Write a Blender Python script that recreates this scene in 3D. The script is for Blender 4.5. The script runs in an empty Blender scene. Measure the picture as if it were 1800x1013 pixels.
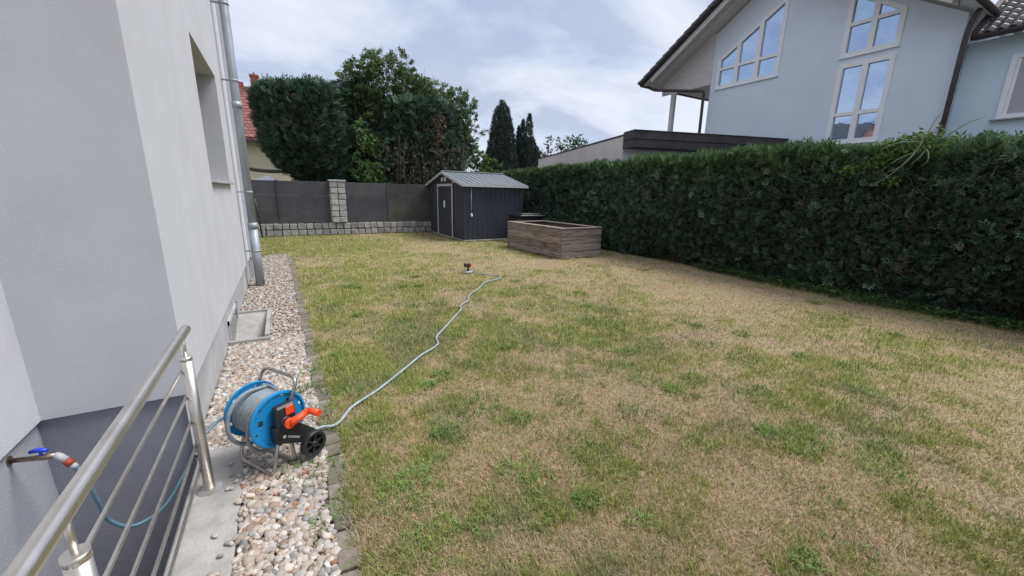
import bpy, bmesh, math, random
import numpy as np
from mathutils import Vector, Matrix

random.seed(7)
RNG = np.random.default_rng(11)
PI = math.pi
S = bpy.context.scene
C = S.collection

# ------------------------------------------------------------------ camera
cam_d = bpy.data.cameras.new('camera')
cam_d.sensor_width = 36.0
cam_d.lens = 13.86
cam_d.clip_start = 0.05
cam_d.clip_end = 2000
cam = bpy.data.objects.new('camera', cam_d)
C.objects.link(cam)
Rm = Matrix(((0.86823717, 0.09848323, -0.48627695),
             (-0.49573958, 0.21202587, -0.84219196),
             (0.02016152, 0.97228909, 0.23291078)))
cam.matrix_world = Matrix.Translation((0, 0, 1.5)) @ Rm.to_4x4()
S.camera = cam

# ------------------------------------------------------------------ sky and sun
SUN_EL, SUN_AZ = math.radians(60), math.radians(108)      # azimuth clockwise from +Y
W = bpy.data.worlds.new('World')
S.world = W
W.use_nodes = True
nt = W.node_tree
nt.nodes.clear()
def wn(t, **k):
    n = nt.nodes.new(t)
    for a, b in k.items():
        setattr(n, a, b)
    return n
wl = nt.links.new
wo = wn('ShaderNodeOutputWorld')
bg = wn('ShaderNodeBackground')
bg.inputs['Strength'].default_value = 0.1
sky = wn('ShaderNodeTexSky', sky_type='NISHITA')
sky.sun_disc = False
sky.sun_elevation = SUN_EL
sky.sun_rotation = SUN_AZ
sky.air_density = 1.0
sky.dust_density = 1.0
tc = wn('ShaderNodeTexCoord')
sx = wn('ShaderNodeSeparateXYZ')
wl(tc.outputs['Generated'], sx.inputs[0])
zm = wn('ShaderNodeMath', operation='MAXIMUM'); zm.inputs[1].default_value = 0.0
wl(sx.outputs['Z'], zm.inputs[0])
za = wn('ShaderNodeMath', operation='ADD'); za.inputs[1].default_value = 0.16
wl(zm.outputs[0], za.inputs[0])
dx = wn('ShaderNodeMath', operation='DIVIDE'); wl(sx.outputs['X'], dx.inputs[0]); wl(za.outputs[0], dx.inputs[1])
dy = wn('ShaderNodeMath', operation='DIVIDE'); wl(sx.outputs['Y'], dy.inputs[0]); wl(za.outputs[0], dy.inputs[1])
cx = wn('ShaderNodeCombineXYZ'); wl(dx.outputs[0], cx.inputs[0]); wl(dy.outputs[0], cx.inputs[1])
mp = wn('ShaderNodeMapping')
mp.inputs['Location'].default_value = (3.1, 1.7, 0)
mp.inputs['Rotation'].default_value = (0, 0, math.radians(-32))
mp.inputs['Scale'].default_value = (0.85, 1.0, 1)
wl(cx.outputs[0], mp.inputs[0])
n1 = wn('ShaderNodeTexNoise'); n1.inputs['Scale'].default_value = 0.9; n1.inputs['Detail'].default_value = 9
n1.inputs['Roughness'].default_value = 0.55; n1.inputs['Distortion'].default_value = 0.35
wl(mp.outputs[0], n1.inputs['Vector'])
n2 = wn('ShaderNodeTexNoise'); n2.inputs['Scale'].default_value = 1.15; n2.inputs['Detail'].default_value = 5
n2.inputs['Roughness'].default_value = 0.57; n2.inputs['Distortion'].default_value = 0.4
wl(mp.outputs[0], n2.inputs['Vector'])
# cover: how much cloud hides the blue
r1 = wn('ShaderNodeValToRGB')
r1.color_ramp.elements[0].position = 0.30; r1.color_ramp.elements[0].color = (0.6, 0.6, 0.6, 1)
r1.color_ramp.elements[1].position = 0.50; r1.color_ramp.elements[1].color = (1, 1, 1, 1)
wl(n1.outputs['Fac'], r1.inputs[0])
# cloud body: grey-blue bellies to bright tops
r2 = wn('ShaderNodeValToRGB')
e = r2.color_ramp.elements
e[0].position = 0.39; e[0].color = (0.35, 0.39, 0.51, 1)
e[1].position = 0.60; e[1].color = (0.545, 0.565, 0.635, 1)
k = e.new(0.49); k.color = (0.46, 0.495, 0.60, 1)
wl(n2.outputs['Fac'], r2.inputs[0])
cm = wn('ShaderNodeMix', data_type='RGBA', blend_type='MULTIPLY'); cm.inputs[0].default_value = 1.0
wl(r2.outputs[0], cm.inputs[6]); cm.inputs[7].default_value = (10, 10, 10, 1)
mx = wn('ShaderNodeMix', data_type='RGBA')
wl(r1.outputs[0], mx.inputs[0]); wl(sky.outputs[0], mx.inputs[6]); wl(cm.outputs[2], mx.inputs[7])
wl(mx.outputs[2], bg.inputs['Color'])
wl(bg.outputs[0], wo.inputs['Surface'])

sun_d = bpy.data.lights.new('sun', 'SUN')
sun_d.energy = 2.5
sun_d.angle = math.radians(30)
sun_d.color = (1.0, 0.975, 0.945)
sun = bpy.data.objects.new('sun', sun_d)
C.objects.link(sun)
sd = Vector((math.sin(SUN_AZ) * math.cos(SUN_EL), math.cos(SUN_AZ) * math.cos(SUN_EL), math.sin(SUN_EL)))
sun.rotation_euler = sd.to_track_quat('Z', 'Y').to_euler()
sun.location = (0, 0, 20)

vs = S.view_settings
vs.view_transform = 'Standard'
vs.look = 'None'
vs.exposure = 0.64
vs.gamma = 1.0
vs.use_curve_mapping = False
S.cycles.max_bounces = 6
S.cycles.transparent_max_bounces = 4

# ------------------------------------------------------------------ materials
def mat(name, col, rough=0.8, metal=0.0, col2=None, scale=8.0, detail=4.0, stretch=(1, 1, 1), bump=0.0,
        bscale=60.0, attr=False, transl=0.0, spec=0.3, col3=None, scale3=1.5, coords='Object', lo=0.35, hi=0.65, bdist=0.01, rand=0.0):
    m = bpy.data.materials.new(name)
    m.use_nodes = True
    t = m.node_tree
    N, L = t.nodes, t.links.new
    b = N['Principled BSDF']
    b.inputs['Roughness'].default_value = rough
    b.inputs['Metallic'].default_value = metal
    b.inputs['Specular IOR Level'].default_value = spec
    tcn = N.new('ShaderNodeTexCoord')
    src = tcn.outputs[coords]
    mpn = N.new('ShaderNodeMapping'); mpn.inputs['Scale'].default_value = stretch
    L(src, mpn.inputs[0])
    out = None
    if attr:
        a = N.new('ShaderNodeAttribute'); a.attribute_name = 'Col'
        out = a.outputs['Color']
    else:
        rgb = N.new('ShaderNodeRGB'); rgb.outputs[0].default_value = (*col, 1)
        out = rgb.outputs[0]
    def mixin(c2, sc, det, prev, l, h):
        nz = N.new('ShaderNodeTexNoise'); nz.inputs['Scale'].default_value = sc; nz.inputs['Detail'].default_value = det
        nz.inputs['Roughness'].default_value = 0.6
        L(mpn.outputs[0], nz.inputs['Vector'])
        rp = N.new('ShaderNodeMapRange'); rp.inputs['From Min'].default_value = l; rp.inputs['From Max'].default_value = h
        L(nz.outputs['Fac'], rp.inputs['Value'])
        mi = N.new('ShaderNodeMix'); mi.data_type = 'RGBA'
        L(rp.outputs[0], mi.inputs[0]); L(prev, mi.inputs[6]); mi.inputs[7].default_value = (*c2, 1)
        return mi.outputs[2]
    if col2 is not None:
        out = mixin(col2, scale, detail, out, lo, hi)
    if col3 is not None:
        out = mixin(col3, scale3, 5.0, out, 0.48, 0.78)
    if rand > 0:                                       # each piece its own shade
        oi = N.new('ShaderNodeObjectInfo')
        rr_ = N.new('ShaderNodeMapRange'); rr_.inputs['To Min'].default_value = 1 - rand; rr_.inputs['To Max'].default_value = 1 + rand
        L(oi.outputs['Random'], rr_.inputs['Value'])
        vm = N.new('ShaderNodeVectorMath'); vm.operation = 'SCALE'
        L(out, vm.inputs[0]); L(rr_.outputs[0], vm.inputs['Scale']); out = vm.outputs[0]
    L(out, b.inputs['Base Color'])
    if bump > 0:
        nb = N.new('ShaderNodeTexNoise'); nb.inputs['Scale'].default_value = bscale; nb.inputs['Detail'].default_value = 5
        L(mpn.outputs[0], nb.inputs['Vector'])
        bn = N.new('ShaderNodeBump'); bn.inputs['Strength'].default_value = bump; bn.inputs['Distance'].default_value = bdist
        L(nb.outputs['Fac'], bn.inputs['Height']); L(bn.outputs[0], b.inputs['Normal'])
    if transl > 0:
        tr = N.new('ShaderNodeBsdfTranslucent'); L(out, tr.inputs['Color'])
        ms = N.new('ShaderNodeMixShader'); ms.inputs[0].default_value = transl
        L(b.outputs[0], ms.inputs[1]); L(tr.outputs[0], ms.inputs[2])
        L(ms.outputs[0], N['Material Output'].inputs['Surface'])
    return m

M = {}
M['plaster'] = mat('plaster', (0.605, 0.615, 0.65), 0.95, col2=(0.575, 0.585, 0.62), scale=3.0, bump=0.5, bscale=260, bdist=0.006, col3=(0.54, 0.545, 0.57), scale3=1.6)
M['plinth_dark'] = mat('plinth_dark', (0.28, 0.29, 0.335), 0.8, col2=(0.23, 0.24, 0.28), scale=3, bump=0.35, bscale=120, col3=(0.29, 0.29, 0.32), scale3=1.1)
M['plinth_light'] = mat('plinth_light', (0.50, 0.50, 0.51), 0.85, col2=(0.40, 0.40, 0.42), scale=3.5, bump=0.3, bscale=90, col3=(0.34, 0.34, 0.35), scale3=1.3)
M['zinc'] = mat('zinc', (0.40, 0.43, 0.46), 0.55, 0.4, col2=(0.29, 0.32, 0.36), scale=14, col3=(0.48, 0.50, 0.53), scale3=5, stretch=(1, 1, 0.35))
M['steel'] = mat('steel', (0.80, 0.77, 0.73), 0.33, 0.95, col2=(0.66, 0.62, 0.57), scale=9, bump=0.08, bscale=400)
M['steel_fr'] = mat('steel_fr', (0.50, 0.47, 0.43), 0.32, 0.95, col2=(0.38, 0.35, 0.31), scale=20)
M['concrete'] = mat('concrete', (0.40, 0.385, 0.365), 0.9, col2=(0.29, 0.28, 0.265), scale=9, detail=8, bump=0.5, bscale=70, col3=(0.47, 0.46, 0.45), scale3=3)
M['plinth_lit'] = mat('plinth_lit', (0.40, 0.41, 0.45), 0.8, col2=(0.33, 0.34, 0.38), scale=3, bump=0.3, bscale=100, col3=(0.29, 0.30, 0.33), scale3=1.1)  # dark plinth coat again, sky light on the near wall painted in
M['sill'] = mat('sill', (0.52, 0.51, 0.50), 0.6, col2=(0.34, 0.34, 0.34), scale=30)
M['glass'] = mat('glass', (0.44, 0.56, 0.70), 0.03, 1.0, spec=0.9, bump=0.12, bscale=0.9, bdist=0.05, col2=(0.36, 0.48, 0.62), scale=1.2)
M['glass_dark'] = mat('glass_dark', (0.02, 0.022, 0.025), 0.08, spec=0.6)
M['white'] = mat('white', (0.87, 0.88, 0.90), 0.4, col2=(0.83, 0.84, 0.86), scale=5)
M['neigh'] = mat('neigh', (0.73, 0.80, 0.885), 0.92, col2=(0.70, 0.765, 0.855), scale=1.2, bump=0.4, bscale=90, col3=(0.66, 0.72, 0.80), scale3=0.5)
M['wing'] = mat('wing', (0.66, 0.78, 0.86), 0.92, col2=(0.63, 0.75, 0.84), scale=1.0, bump=0.4, bscale=90)
M['soffit'] = mat('soffit', (0.66, 0.64, 0.63), 0.7, col2=(0.55, 0.53, 0.53), scale=3, stretch=(8, 1, 8))
M['tile_dark'] = mat('tile_dark', (0.055, 0.05, 0.055), 0.42, col2=(0.09, 0.085, 0.09), scale=6, spec=0.5, bump=0.2, bscale=40, rand=0.20)
M['tile_glaze'] = mat('tile_glaze', (0.085, 0.072, 0.068), 0.20, col2=(0.13, 0.11, 0.10), scale=5, spec=0.9, rand=0.25)
M['brown'] = mat('brown', (0.075, 0.055, 0.055), 0.5, 0.0, col2=(0.05, 0.04, 0.042), scale=5, spec=0.4)
M['fascia'] = mat('fascia', (0.075, 0.062, 0.066), 0.6, col2=(0.045, 0.04, 0.045), scale=3, bump=0.15, bscale=30)
M['garage'] = mat('garage', (0.72, 0.665, 0.645), 0.92, col2=(0.64, 0.59, 0.575), scale=1.4, bump=0.3, bscale=80, col3=(0.58, 0.535, 0.52), scale3=0.8)
M['garage_shaded'] = mat('garage_shaded', (0.62, 0.63, 0.66), 0.92, col2=(0.56, 0.57, 0.6), scale=2)  # same garage wall, bluish shade of its front put into the colour
M['panel'] = mat('panel', (0.072, 0.072, 0.086), 0.7, col2=(0.094, 0.094, 0.108), scale=2.2, bump=0.3, bscale=60, col3=(0.10, 0.105, 0.085), scale3=0.6, rand=0.10)
M['panel_mossy'] = mat('panel_mossy', (0.085, 0.085, 0.080), 0.8, col2=(0.055, 0.055, 0.058), scale=2.0, bump=0.3, bscale=60, col3=(0.12, 0.125, 0.085), scale3=1.2)
M['granite'] = mat('granite', (0.42, 0.41, 0.40), 0.9, col2=(0.30, 0.295, 0.29), scale=9, bump=0.8, bscale=22, bdist=0.02, col3=(0.35, 0.34, 0.32), scale3=4, rand=0.22)
M['granite_b'] = mat('granite_b', (0.54, 0.53, 0.525), 0.9, col2=(0.40, 0.39, 0.39), scale=9, bump=0.8, bscale=22, bdist=0.02, rand=0.14)
M['mortar'] = mat('mortar', (0.07, 0.066, 0.06), 0.95, col2=(0.10, 0.092, 0.08), scale=12)
M['capstone'] = mat('capstone', (0.50, 0.49, 0.48), 0.85, col2=(0.40, 0.39, 0.38), scale=8)
M['shed'] = mat('shed', (0.040, 0.045, 0.062), 0.42, 0.0, col2=(0.050, 0.057, 0.078), scale=1.6, spec=0.45)
M['shed_roof'] = mat('shed_roof', (0.21, 0.235, 0.26), 0.5, 0.1, col2=(0.165, 0.185, 0.205), scale=4, col3=(0.18, 0.20, 0.20), scale3=1.5)
M['shed_trim'] = mat('shed_trim', (0.55, 0.56, 0.56), 0.55, col2=(0.44, 0.45, 0.45), scale=6)
M['wood'] = mat('wood', (0.34, 0.28, 0.24), 0.9, col2=(0.15, 0.12, 0.10), scale=3.5, stretch=(6, 0.8, 10), lo=0.42, hi=0.62, bump=0.7, bscale=20, col3=(0.30, 0.27, 0.25), scale3=2.0, rand=0.20)
M['wood_x_shaded'] = mat('wood_x_shaded', (0.30, 0.25, 0.225), 0.9, col2=(0.125, 0.105, 0.098), scale=3.5, stretch=(0.8, 6, 10), lo=0.42, hi=0.62, bump=0.7, bscale=20, col3=(0.27, 0.245, 0.23), scale3=2.0, rand=0.20)  # same wood, grain along x; colour darkened for the shaded end faces
M['soil'] = mat('soil', (0.05, 0.038, 0.028), 1.0, col2=(0.025, 0.018, 0.014), scale=20, bump=0.8, bscale=30, bdist=0.05)
M['blackp'] = mat('blackp', (0.022, 0.022, 0.024), 0.42, spec=0.45, col2=(0.03, 0.03, 0.033), scale=12)
M['blue'] = mat('blue', (0.008, 0.22, 0.52), 0.38, spec=0.45, col2=(0.012, 0.26, 0.58), scale=7)
M['orange'] = mat('orange', (0.82, 0.085, 0.018), 0.4, spec=0.45, col2=(0.75, 0.07, 0.015), scale=9)
M['dark_red'] = mat('dark_red', (0.36, 0.06, 0.035), 0.45, col2=(0.25, 0.05, 0.03), scale=30)
M['hose'] = mat('hose', (0.36, 0.44, 0.45), 0.5, spec=0.4, col2=(0.28, 0.35, 0.37), scale=30)
M['hose_g'] = mat('hose_g', (0.27, 0.31, 0.335), 0.5, spec=0.4, col2=(0.20, 0.235, 0.26), scale=30)
M['hose_b'] = mat('hose_b', (0.16, 0.27, 0.34), 0.4, spec=0.4, col2=(0.12, 0.21, 0.28), scale=20)
M['brass'] = mat('brass', (0.40, 0.33, 0.26), 0.35, 0.9, col2=(0.24, 0.20, 0.16), scale=30)
M['tapblue'] = mat('tapblue', (0.01, 0.06, 0.62), 0.35, spec=0.5)
M['grey_pl'] = mat('grey_pl', (0.42, 0.42, 0.44), 0.5)
M['lettering'] = mat('lettering', (0.75, 0.77, 0.78), 0.5)
M['paver'] = mat('paver', (0.235, 0.205, 0.175), 0.95, col2=(0.165, 0.145, 0.12), scale=14, bump=0.6, bscale=50, col3=(0.15, 0.16, 0.085), scale3=6, rand=0.25)
M['stone'] = mat('stone', (0, 0, 0), 0.72, attr=True, bump=0.25, bscale=80, spec=0.3)
M['leaf'] = mat('leaf', (0, 0, 0), 0.6, attr=True, transl=0.32, spec=0.25)
M['conifer'] = mat('conifer', (0, 0, 0), 0.75, attr=True, transl=0.12, spec=0.18)
M['grassb'] = mat('grassb', (0, 0, 0), 0.8, attr=True, transl=0.2, spec=0.15)
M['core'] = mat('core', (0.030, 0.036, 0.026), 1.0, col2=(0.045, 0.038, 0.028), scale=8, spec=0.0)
M['bark'] = mat('bark', (0.14, 0.105, 0.08), 0.95, col2=(0.08, 0.06, 0.045), scale=10, stretch=(1, 1, 0.2), bump=0.6, bscale=30)
M['twig'] = mat('twig', (0.21, 0.16, 0.125), 0.95, col2=(0.12, 0.09, 0.07), scale=10)
M['tendril'] = mat('tendril', (0.24, 0.30, 0.20), 0.8, col2=(0.17, 0.23, 0.14), scale=10)
M['redtile'] = mat('redtile', (0.26, 0.105, 0.085), 0.8, col2=(0.17, 0.07, 0.06), scale=3, col3=(0.33, 0.16, 0.13), scale3=8, rand=0.20)
M['chimney'] = mat('chimney', (0.42, 0.145, 0.085), 0.9, col2=(0.30, 0.105, 0.07), scale=6)
M['cream'] = mat('cream', (0.66, 0.60, 0.45), 0.95, col2=(0.58, 0.53, 0.40), scale=1.5)
M['awning'] = mat('awning', (0.05, 0.05, 0.04), 0.85, col2=(0.08, 0.075, 0.06), scale=3)
M['lawn'] = mat('lawn', (0, 0, 0), 1.0, attr=True, col2=(0.22, 0.175, 0.095), scale=45, detail=6, bump=0.9, bscale=90, bdist=0.02, lo=0.45, hi=0.8)
M['ground'] = mat('ground', (0.12, 0.12, 0.06), 1.0, col2=(0.09, 0.075, 0.05), scale=0.6, bump=0.4, bscale=6)
M['gravel_base'] = mat('gravel_base', (0.20, 0.165, 0.135), 1.0, col2=(0.10, 0.085, 0.07), scale=40, bump=1, bscale=50, bdist=0.03)

# ------------------------------------------------------------------ builders
BASE = {}
def tag(o, label, cat, group=None):
    o['label'] = label; o['category'] = cat
    if group: o['group'] = group
    return o
def thing(name, label, cat, loc=(0, 0, 0), rotz=0.0, group=None):
    o = bpy.data.objects.new(name, None)
    C.objects.link(o)
    o.empty_display_size = 0.1
    o.location = loc; o.rotation_euler = (0, 0, rotz)
    return tag(o, label, cat, group)
class MB:
    def __init__(s): s.v = []; s.f = []; s.sm = []
    def add(s, vs_, fs, smooth=False):
        b = len(s.v); s.v += [tuple(p) for p in vs_]; s.f += [tuple(i + b for i in f) for f in fs]; s.sm += [smooth] * len(fs); return s
    def box(s, x0, x1, y0, y1, z0, z1):
        return s.add([(x0, y0, z0), (x1, y0, z0), (x1, y1, z0), (x0, y1, z0), (x0, y0, z1), (x1, y0, z1), (x1, y1, z1), (x0, y1, z1)],
                     [(0, 3, 2, 1), (4, 5, 6, 7), (0, 1, 5, 4), (1, 2, 6, 5), (2, 3, 7, 6), (3, 0, 4, 7)])
    def bevbox(s, x0, x1, y0, y1, z0, z1, b=0.01):
        bm = bmesh.new()
        bmesh.ops.create_cube(bm, size=1)
        for v in bm.verts:
            v.co = Vector((x0 if v.co.x < 0 else x1, y0 if v.co.y < 0 else y1, z0 if v.co.z < 0 else z1))
        bmesh.ops.bevel(bm, geom=bm.edges[:], offset=b, segments=1, affect='EDGES')
        bm.verts.index_update()
        s.add([v.co[:] for v in bm.verts], [[v.index for v in f.verts] for f in bm.faces]); bm.free()
        return s
    def prism(s, poly, fn, d0, d1):
        """poly: list of 2-D points; fn(p, d) -> 3-D"""
        n = len(poly)
        vv = [fn(p, d0) for p in poly] + [fn(p, d1) for p in poly]
        fs = [tuple(range(n - 1, -1, -1)), tuple(range(n, 2 * n))] + [(i, (i + 1) % n, n + (i + 1) % n, n + i) for i in range(n)]
        return s.add(vv, fs)
    def tube(s, pts, r, seg=10, closed=False, caps=True):
        pts = [Vector(p) for p in pts]; n = len(pts)
        rr = r if isinstance(r, (list, tuple)) else [r] * n
        rings = []; up = None
        for i, p in enumerate(pts):
            if closed: d = pts[(i + 1) % n] - pts[i - 1]
            else: d = (pts[min(i + 1, n - 1)] - pts[max(i - 1, 0)])
            d.normalize()
            if up is None:
                up = Vector((0, 0, 1)) if abs(d.z) < 0.9 else Vector((1, 0, 0))
            a = (up - d * up.dot(d))
            if a.length < 1e-5: a = d.orthogonal()
            a.normalize(); up = a; b = d.cross(a)
            rings.append([p + (a * math.cos(2 * PI * j / seg) + b * math.sin(2 * PI * j / seg)) * rr[i] for j in range(seg)])
        vv = [q for rg in rings for q in rg]; fs = []
        for i in range(n if closed else n - 1):
            i2 = (i + 1) % n
            for j in range(seg):
                j2 = (j + 1) % seg
                fs.append((i * seg + j, i * seg + j2, i2 * seg + j2, i2 * seg + j))
        s.add(vv, fs, True)
        if caps and not closed:
            b = len(s.v) - len(vv)
            s.f += [tuple(b + j for j in range(seg - 1, -1, -1)), tuple(b + (n - 1) * seg + j for j in range(seg))]; s.sm += [False, False]
        return s
    def cyl(s, p0, p1, r, seg=16): return s.tube([p0, p1], r, seg)
    def lathe(s, prof, org, axis, seg=32, closed=False):
        """prof: list of (radius, along axis)"""
        ax = Vector(axis).normalized(); a = ax.orthogonal().normalized(); b = ax.cross(a); o = Vector(org); n = len(prof)
        vv = [o + ax * h + (a * math.cos(2 * PI * j / seg) + b * math.sin(2 * PI * j / seg)) * r for r, h in prof for j in range(seg)]
        fs = [(i * seg + j, i * seg + (j + 1) % seg, ((i + 1) % n) * seg + (j + 1) % seg, ((i + 1) % n) * seg + j) for i in range(n if closed else n - 1) for j in range(seg)]
        return s.add(vv, fs, False)
    def mesh(s, name):
        me = bpy.data.meshes.new(name)
        me.from_pydata(s.v, [], s.f)
        me.polygons.foreach_set('use_smooth', s.sm)
        me.update()
        return me
    def build(s, name, m, parent=None, world=True):
        """world=True: vertices are in world space, shifted into the parent's frame (unrotated parents)"""
        if parent is not None and world:
            l = Vector(parent.location)
            pp = parent.parent
            while pp is not None: l = l + Vector(pp.location); pp = pp.parent
            s.v = [(p[0] - l.x, p[1] - l.y, p[2] - l.z) for p in s.v]
        o = bpy.data.objects.new(name, s.mesh(name))
        C.objects.link(o)
        if m is not None: o.data.materials.append(m if not isinstance(m, str) else M[m])
        if parent is not None: o.parent = parent
        return o
def inst(name, me, m, parent, loc, rot=(0, 0, 0), scale=(1, 1, 1)):
    o = bpy.data.objects.new(name, me)
    C.objects.link(o)
    if m is not None and not me.materials: me.materials.append(M[m])
    o.parent = parent; o.location = loc; o.rotation_euler = rot; o.scale = scale
    return o
def struct(o): o['kind'] = 'structure'; return o
def stuff(o): o['kind'] = 'stuff'; return o
def np_mesh(name, v, t, m, col=None, parent=None, smooth=False):
    me = bpy.data.meshes.new(name)
    v = np.asarray(v, np.float32); t = np.asarray(t, np.int32)
    if parent is not None:
        l = np.array(parent.location, np.float32); v = v - l
    me.vertices.add(len(v)); me.vertices.foreach_set('co', v.ravel())
    me.loops.add(t.size); me.loops.foreach_set('vertex_index', t.ravel())
    k_ = t.shape[1]
    me.polygons.add(len(t)); me.polygons.foreach_set('loop_start', np.arange(0, t.size, k_, dtype=np.int32))
    if smooth: me.polygons.foreach_set('use_smooth', np.ones(len(t), bool))
    me.update(calc_edges=True)
    if col is not None:
        ca = me.color_attributes.new('Col', 'FLOAT_COLOR', 'POINT')
        c4 = np.ones((len(v), 4), np.float32); c4[:, :3] = col
        ca.data.foreach_set('color', c4.ravel())
    o = bpy.data.objects.new(name, me)
    C.objects.link(o)
    me.materials.append(M[m])
    if parent is not None: o.parent = parent
    return o
# value noise -----------------------------------------------------------
def _h(ix, iy, seed):
    n = (ix.astype(np.int64) * 374761393 + iy.astype(np.int64) * 668265263 + seed * 1442695041) & 0xFFFFFFFF
    n = ((n ^ (n >> 13)) * 1274126177) & 0xFFFFFFFF
    return ((n ^ (n >> 16)) & 0xFFFFFF) / float(0xFFFFFF)
def vnoise(x, y, seed=0):
    ix = np.floor(x); iy = np.floor(y); fx = x - ix; fy = y - iy
    fx = fx * fx * (3 - 2 * fx); fy = fy * fy * (3 - 2 * fy)
    a = _h(ix, iy, seed); b = _h(ix + 1, iy, seed); c = _h(ix, iy + 1, seed); d = _h(ix + 1, iy + 1, seed)
    return (a * (1 - fx) + b * fx) * (1 - fy) + (c * (1 - fx) + d * fx) * fy
def fbm(x, y, seed=0, oct=4):
    r = 0; a = 0.5; t = 0
    for i in range(oct):
        r = r + a * vnoise(x * 2 ** i + i * 7.3, y * 2 ** i - i * 3.1, seed + i); t += a; a *= 0.55
    return r / t
def frames(d, roll):
    """(N,3) directions + roll -> (N,3,3) with columns x, y=d, z"""
    d = d / np.linalg.norm(d, axis=1, keepdims=True)
    ref = np.where(np.abs(d[:, 2:3]) > 0.9, np.array([[1.0, 0, 0]]), np.array([[0, 0, 1.0]]))
    x = np.cross(d, ref); x /= np.linalg.norm(x, axis=1, keepdims=True)
    z = np.cross(x, d)
    c, s_ = np.cos(roll)[:, None], np.sin(roll)[:, None]
    return np.stack([x * c + z * s_, d, z * c - x * s_], axis=2)
def scatter(tv, tt, pos, Rr, sc):
    n = len(pos); V = len(tv)
    sc = np.asarray(sc)
    lv = tv[None] * (sc[:, None, None] if sc.ndim == 1 else sc[:, None, :])
    v = np.einsum('nij,nvj->nvi', Rr, lv) + pos[:, None]
    t = tt[None] + (np.arange(n) * V)[:, None, None]
    return v.reshape(-1, 3), t.reshape(-1, tt.shape[1])
def spray_template(pairs=4, w=0.10, spread=0.42, seed=0):
    r = random.Random(seed)
    v = [(-0.03, 0, 0), (0.03, 0, 0), (0, 1, 0.0)]; t = [(0, 1, 2)]
    for i in range(pairs):
        y = 0.12 + 0.7 * i / pairs; L = spread * (1 - 0.55 * i / pairs)
        for s_ in (-1, 1):
            a = math.radians(r.uniform(35, 55)); zz = r.uniform(-0.10, 0.10)
            tip = (s_ * L * math.sin(a) * 1.2, y + L * math.cos(a), zz)
            b = len(v)
            v += [(0, y - w * 0.5, 0), (s_ * L * 0.5, y + L * 0.35 + w * 0.6, zz * 0.4), tip]; t.append((b, b + 1, b + 2))
            v += [(0, y - w * 0.5, 0), (s_ * L * 0.62, y + L * 0.2 - w * 0.4, zz * 0.4), tip]; t.append((b + 3, b + 4, b + 5))
    return np.array(v, float), np.array(t)
SPR = [spray_template(3, 0.12, 0.46, i) for i in range(3)]
LEAF = (np.array([(0, 0, 0), (-0.24, 0.42, 0.05), (0.24, 0.42, 0.05), (0, 1, -0.06)], float), np.array([(0, 2, 1), (1, 2, 3)]))
def foliage(name, pos, d, size, base_cols, m, parent, kind='spray', jit=0.25, seed=1):
    """pos (N,3), d (N,3), size (N,), base_cols (N,3)"""
    r = np.random.default_rng(seed)
    n = len(pos)
    roll = r.uniform(0, 2 * PI, n)
    F = frames(d, roll)
    col = base_cols * (1 + jit * r.standard_normal((n, 1))).clip(0.35, 2.2)
    if kind == 'leaf':
        v, t = scatter(LEAF[0], LEAF[1], pos, F, size); cc = np.repeat(col, len(LEAF[0]), 0)
    else:
        Vs, Ts, Cs = [], [], []; off = 0
        pick = r.integers(0, len(SPR), n)
        for i, (tv, tt) in enumerate(SPR):
            k_ = pick == i
            v, t = scatter(tv, tt, pos[k_], F[k_], size[k_])
            Vs.append(v); Ts.append(t + off); off += len(v); Cs.append(np.repeat(col[k_], len(tv), 0))
        v, t, cc = np.concatenate(Vs), np.concatenate(Ts), np.concatenate(Cs)
    return np_mesh(name, v, t, m, cc.clip(0.002, 0.9), parent)
def pick_cols(n, cols, wts, seed):
    r = np.random.default_rng(seed)
    return np.array(cols)[r.choice(len(cols), n, p=np.array(wts) / sum(wts))]

# ================================================================== THE SETTING
# ground sheet with the stairwell left open
PX0, PX1, PY0, PY1 = -1.165, -0.555, -3.0, 2.685
g = MB()
def gq(x0, x1, y0, y1): g.add([(x0, y0, -0.03), (x1, y0, -0.03), (x1, y1, -0.03), (x0, y1, -0.03)], [(0, 1, 2, 3)])
gq(-400, PX0, -400, 600); gq(-0.26, 400, -400, 600); gq(PX1, -0.26, -400, 4.5); gq(PX1, -0.26, 5.52, 600); gq(PX0, PX1, -400, PY0); gq(PX0, -0.60, PY1, 600); gq(-0.60, PX1, PY1, 4.5); gq(-0.60, PX1, 5.52, 600)
struct(g.build('ground', 'ground'))

# ---- lawn: colour field of straw and green, shared by the sheet and the blades
def edge_x(y):      # centre line of the edging row
    return np.interp(y, [-3, 1.4, 2.3, 3.2, 4.2, 7.6, 10.6, 15], [0.10, 0.105, 0.125, 0.13, 0.115, 0.085, 0.035, 0.0])
TUFTS = []
def greenness(x, y):
    big = fbm(x * 0.55 + 3, y * 0.55 + 9, 3, 3)
    mid = fbm(x * 1.9, y * 1.9, 21, 3)
    fin = fbm(x * 6.5, y * 6.5, 41, 3)
    side = 0.06 + 0.36 * np.exp(-((x - 0.9) / 1.3) ** 2) * np.clip((y - 1.3) / 1.9, 0.05, 1) + 0.14 * np.exp(-((x - 2.6) / 1.2) ** 2) * np.exp(-((y - 5.0) / 2.2) ** 2) - 0.012 * np.clip(x - 3.0, 0, 4)
    far = 0.12 * np.clip((y - 7) / 4, 0, 1)
    fi2 = fbm(x * 17, y * 17, 47, 2)
    gr = 0.50 * big + 0.80 * mid + 0.80 * fin + 0.55 * fi2 + 0.8 * side + far - 1.10
    return np.clip((gr - 0.13) / 0.52, 0, 1)
STRAW = np.array([(0.475, 0.37, 0.24), (0.41, 0.315, 0.195), (0.53, 0.43, 0.295), (0.34, 0.245, 0.15)])
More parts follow.
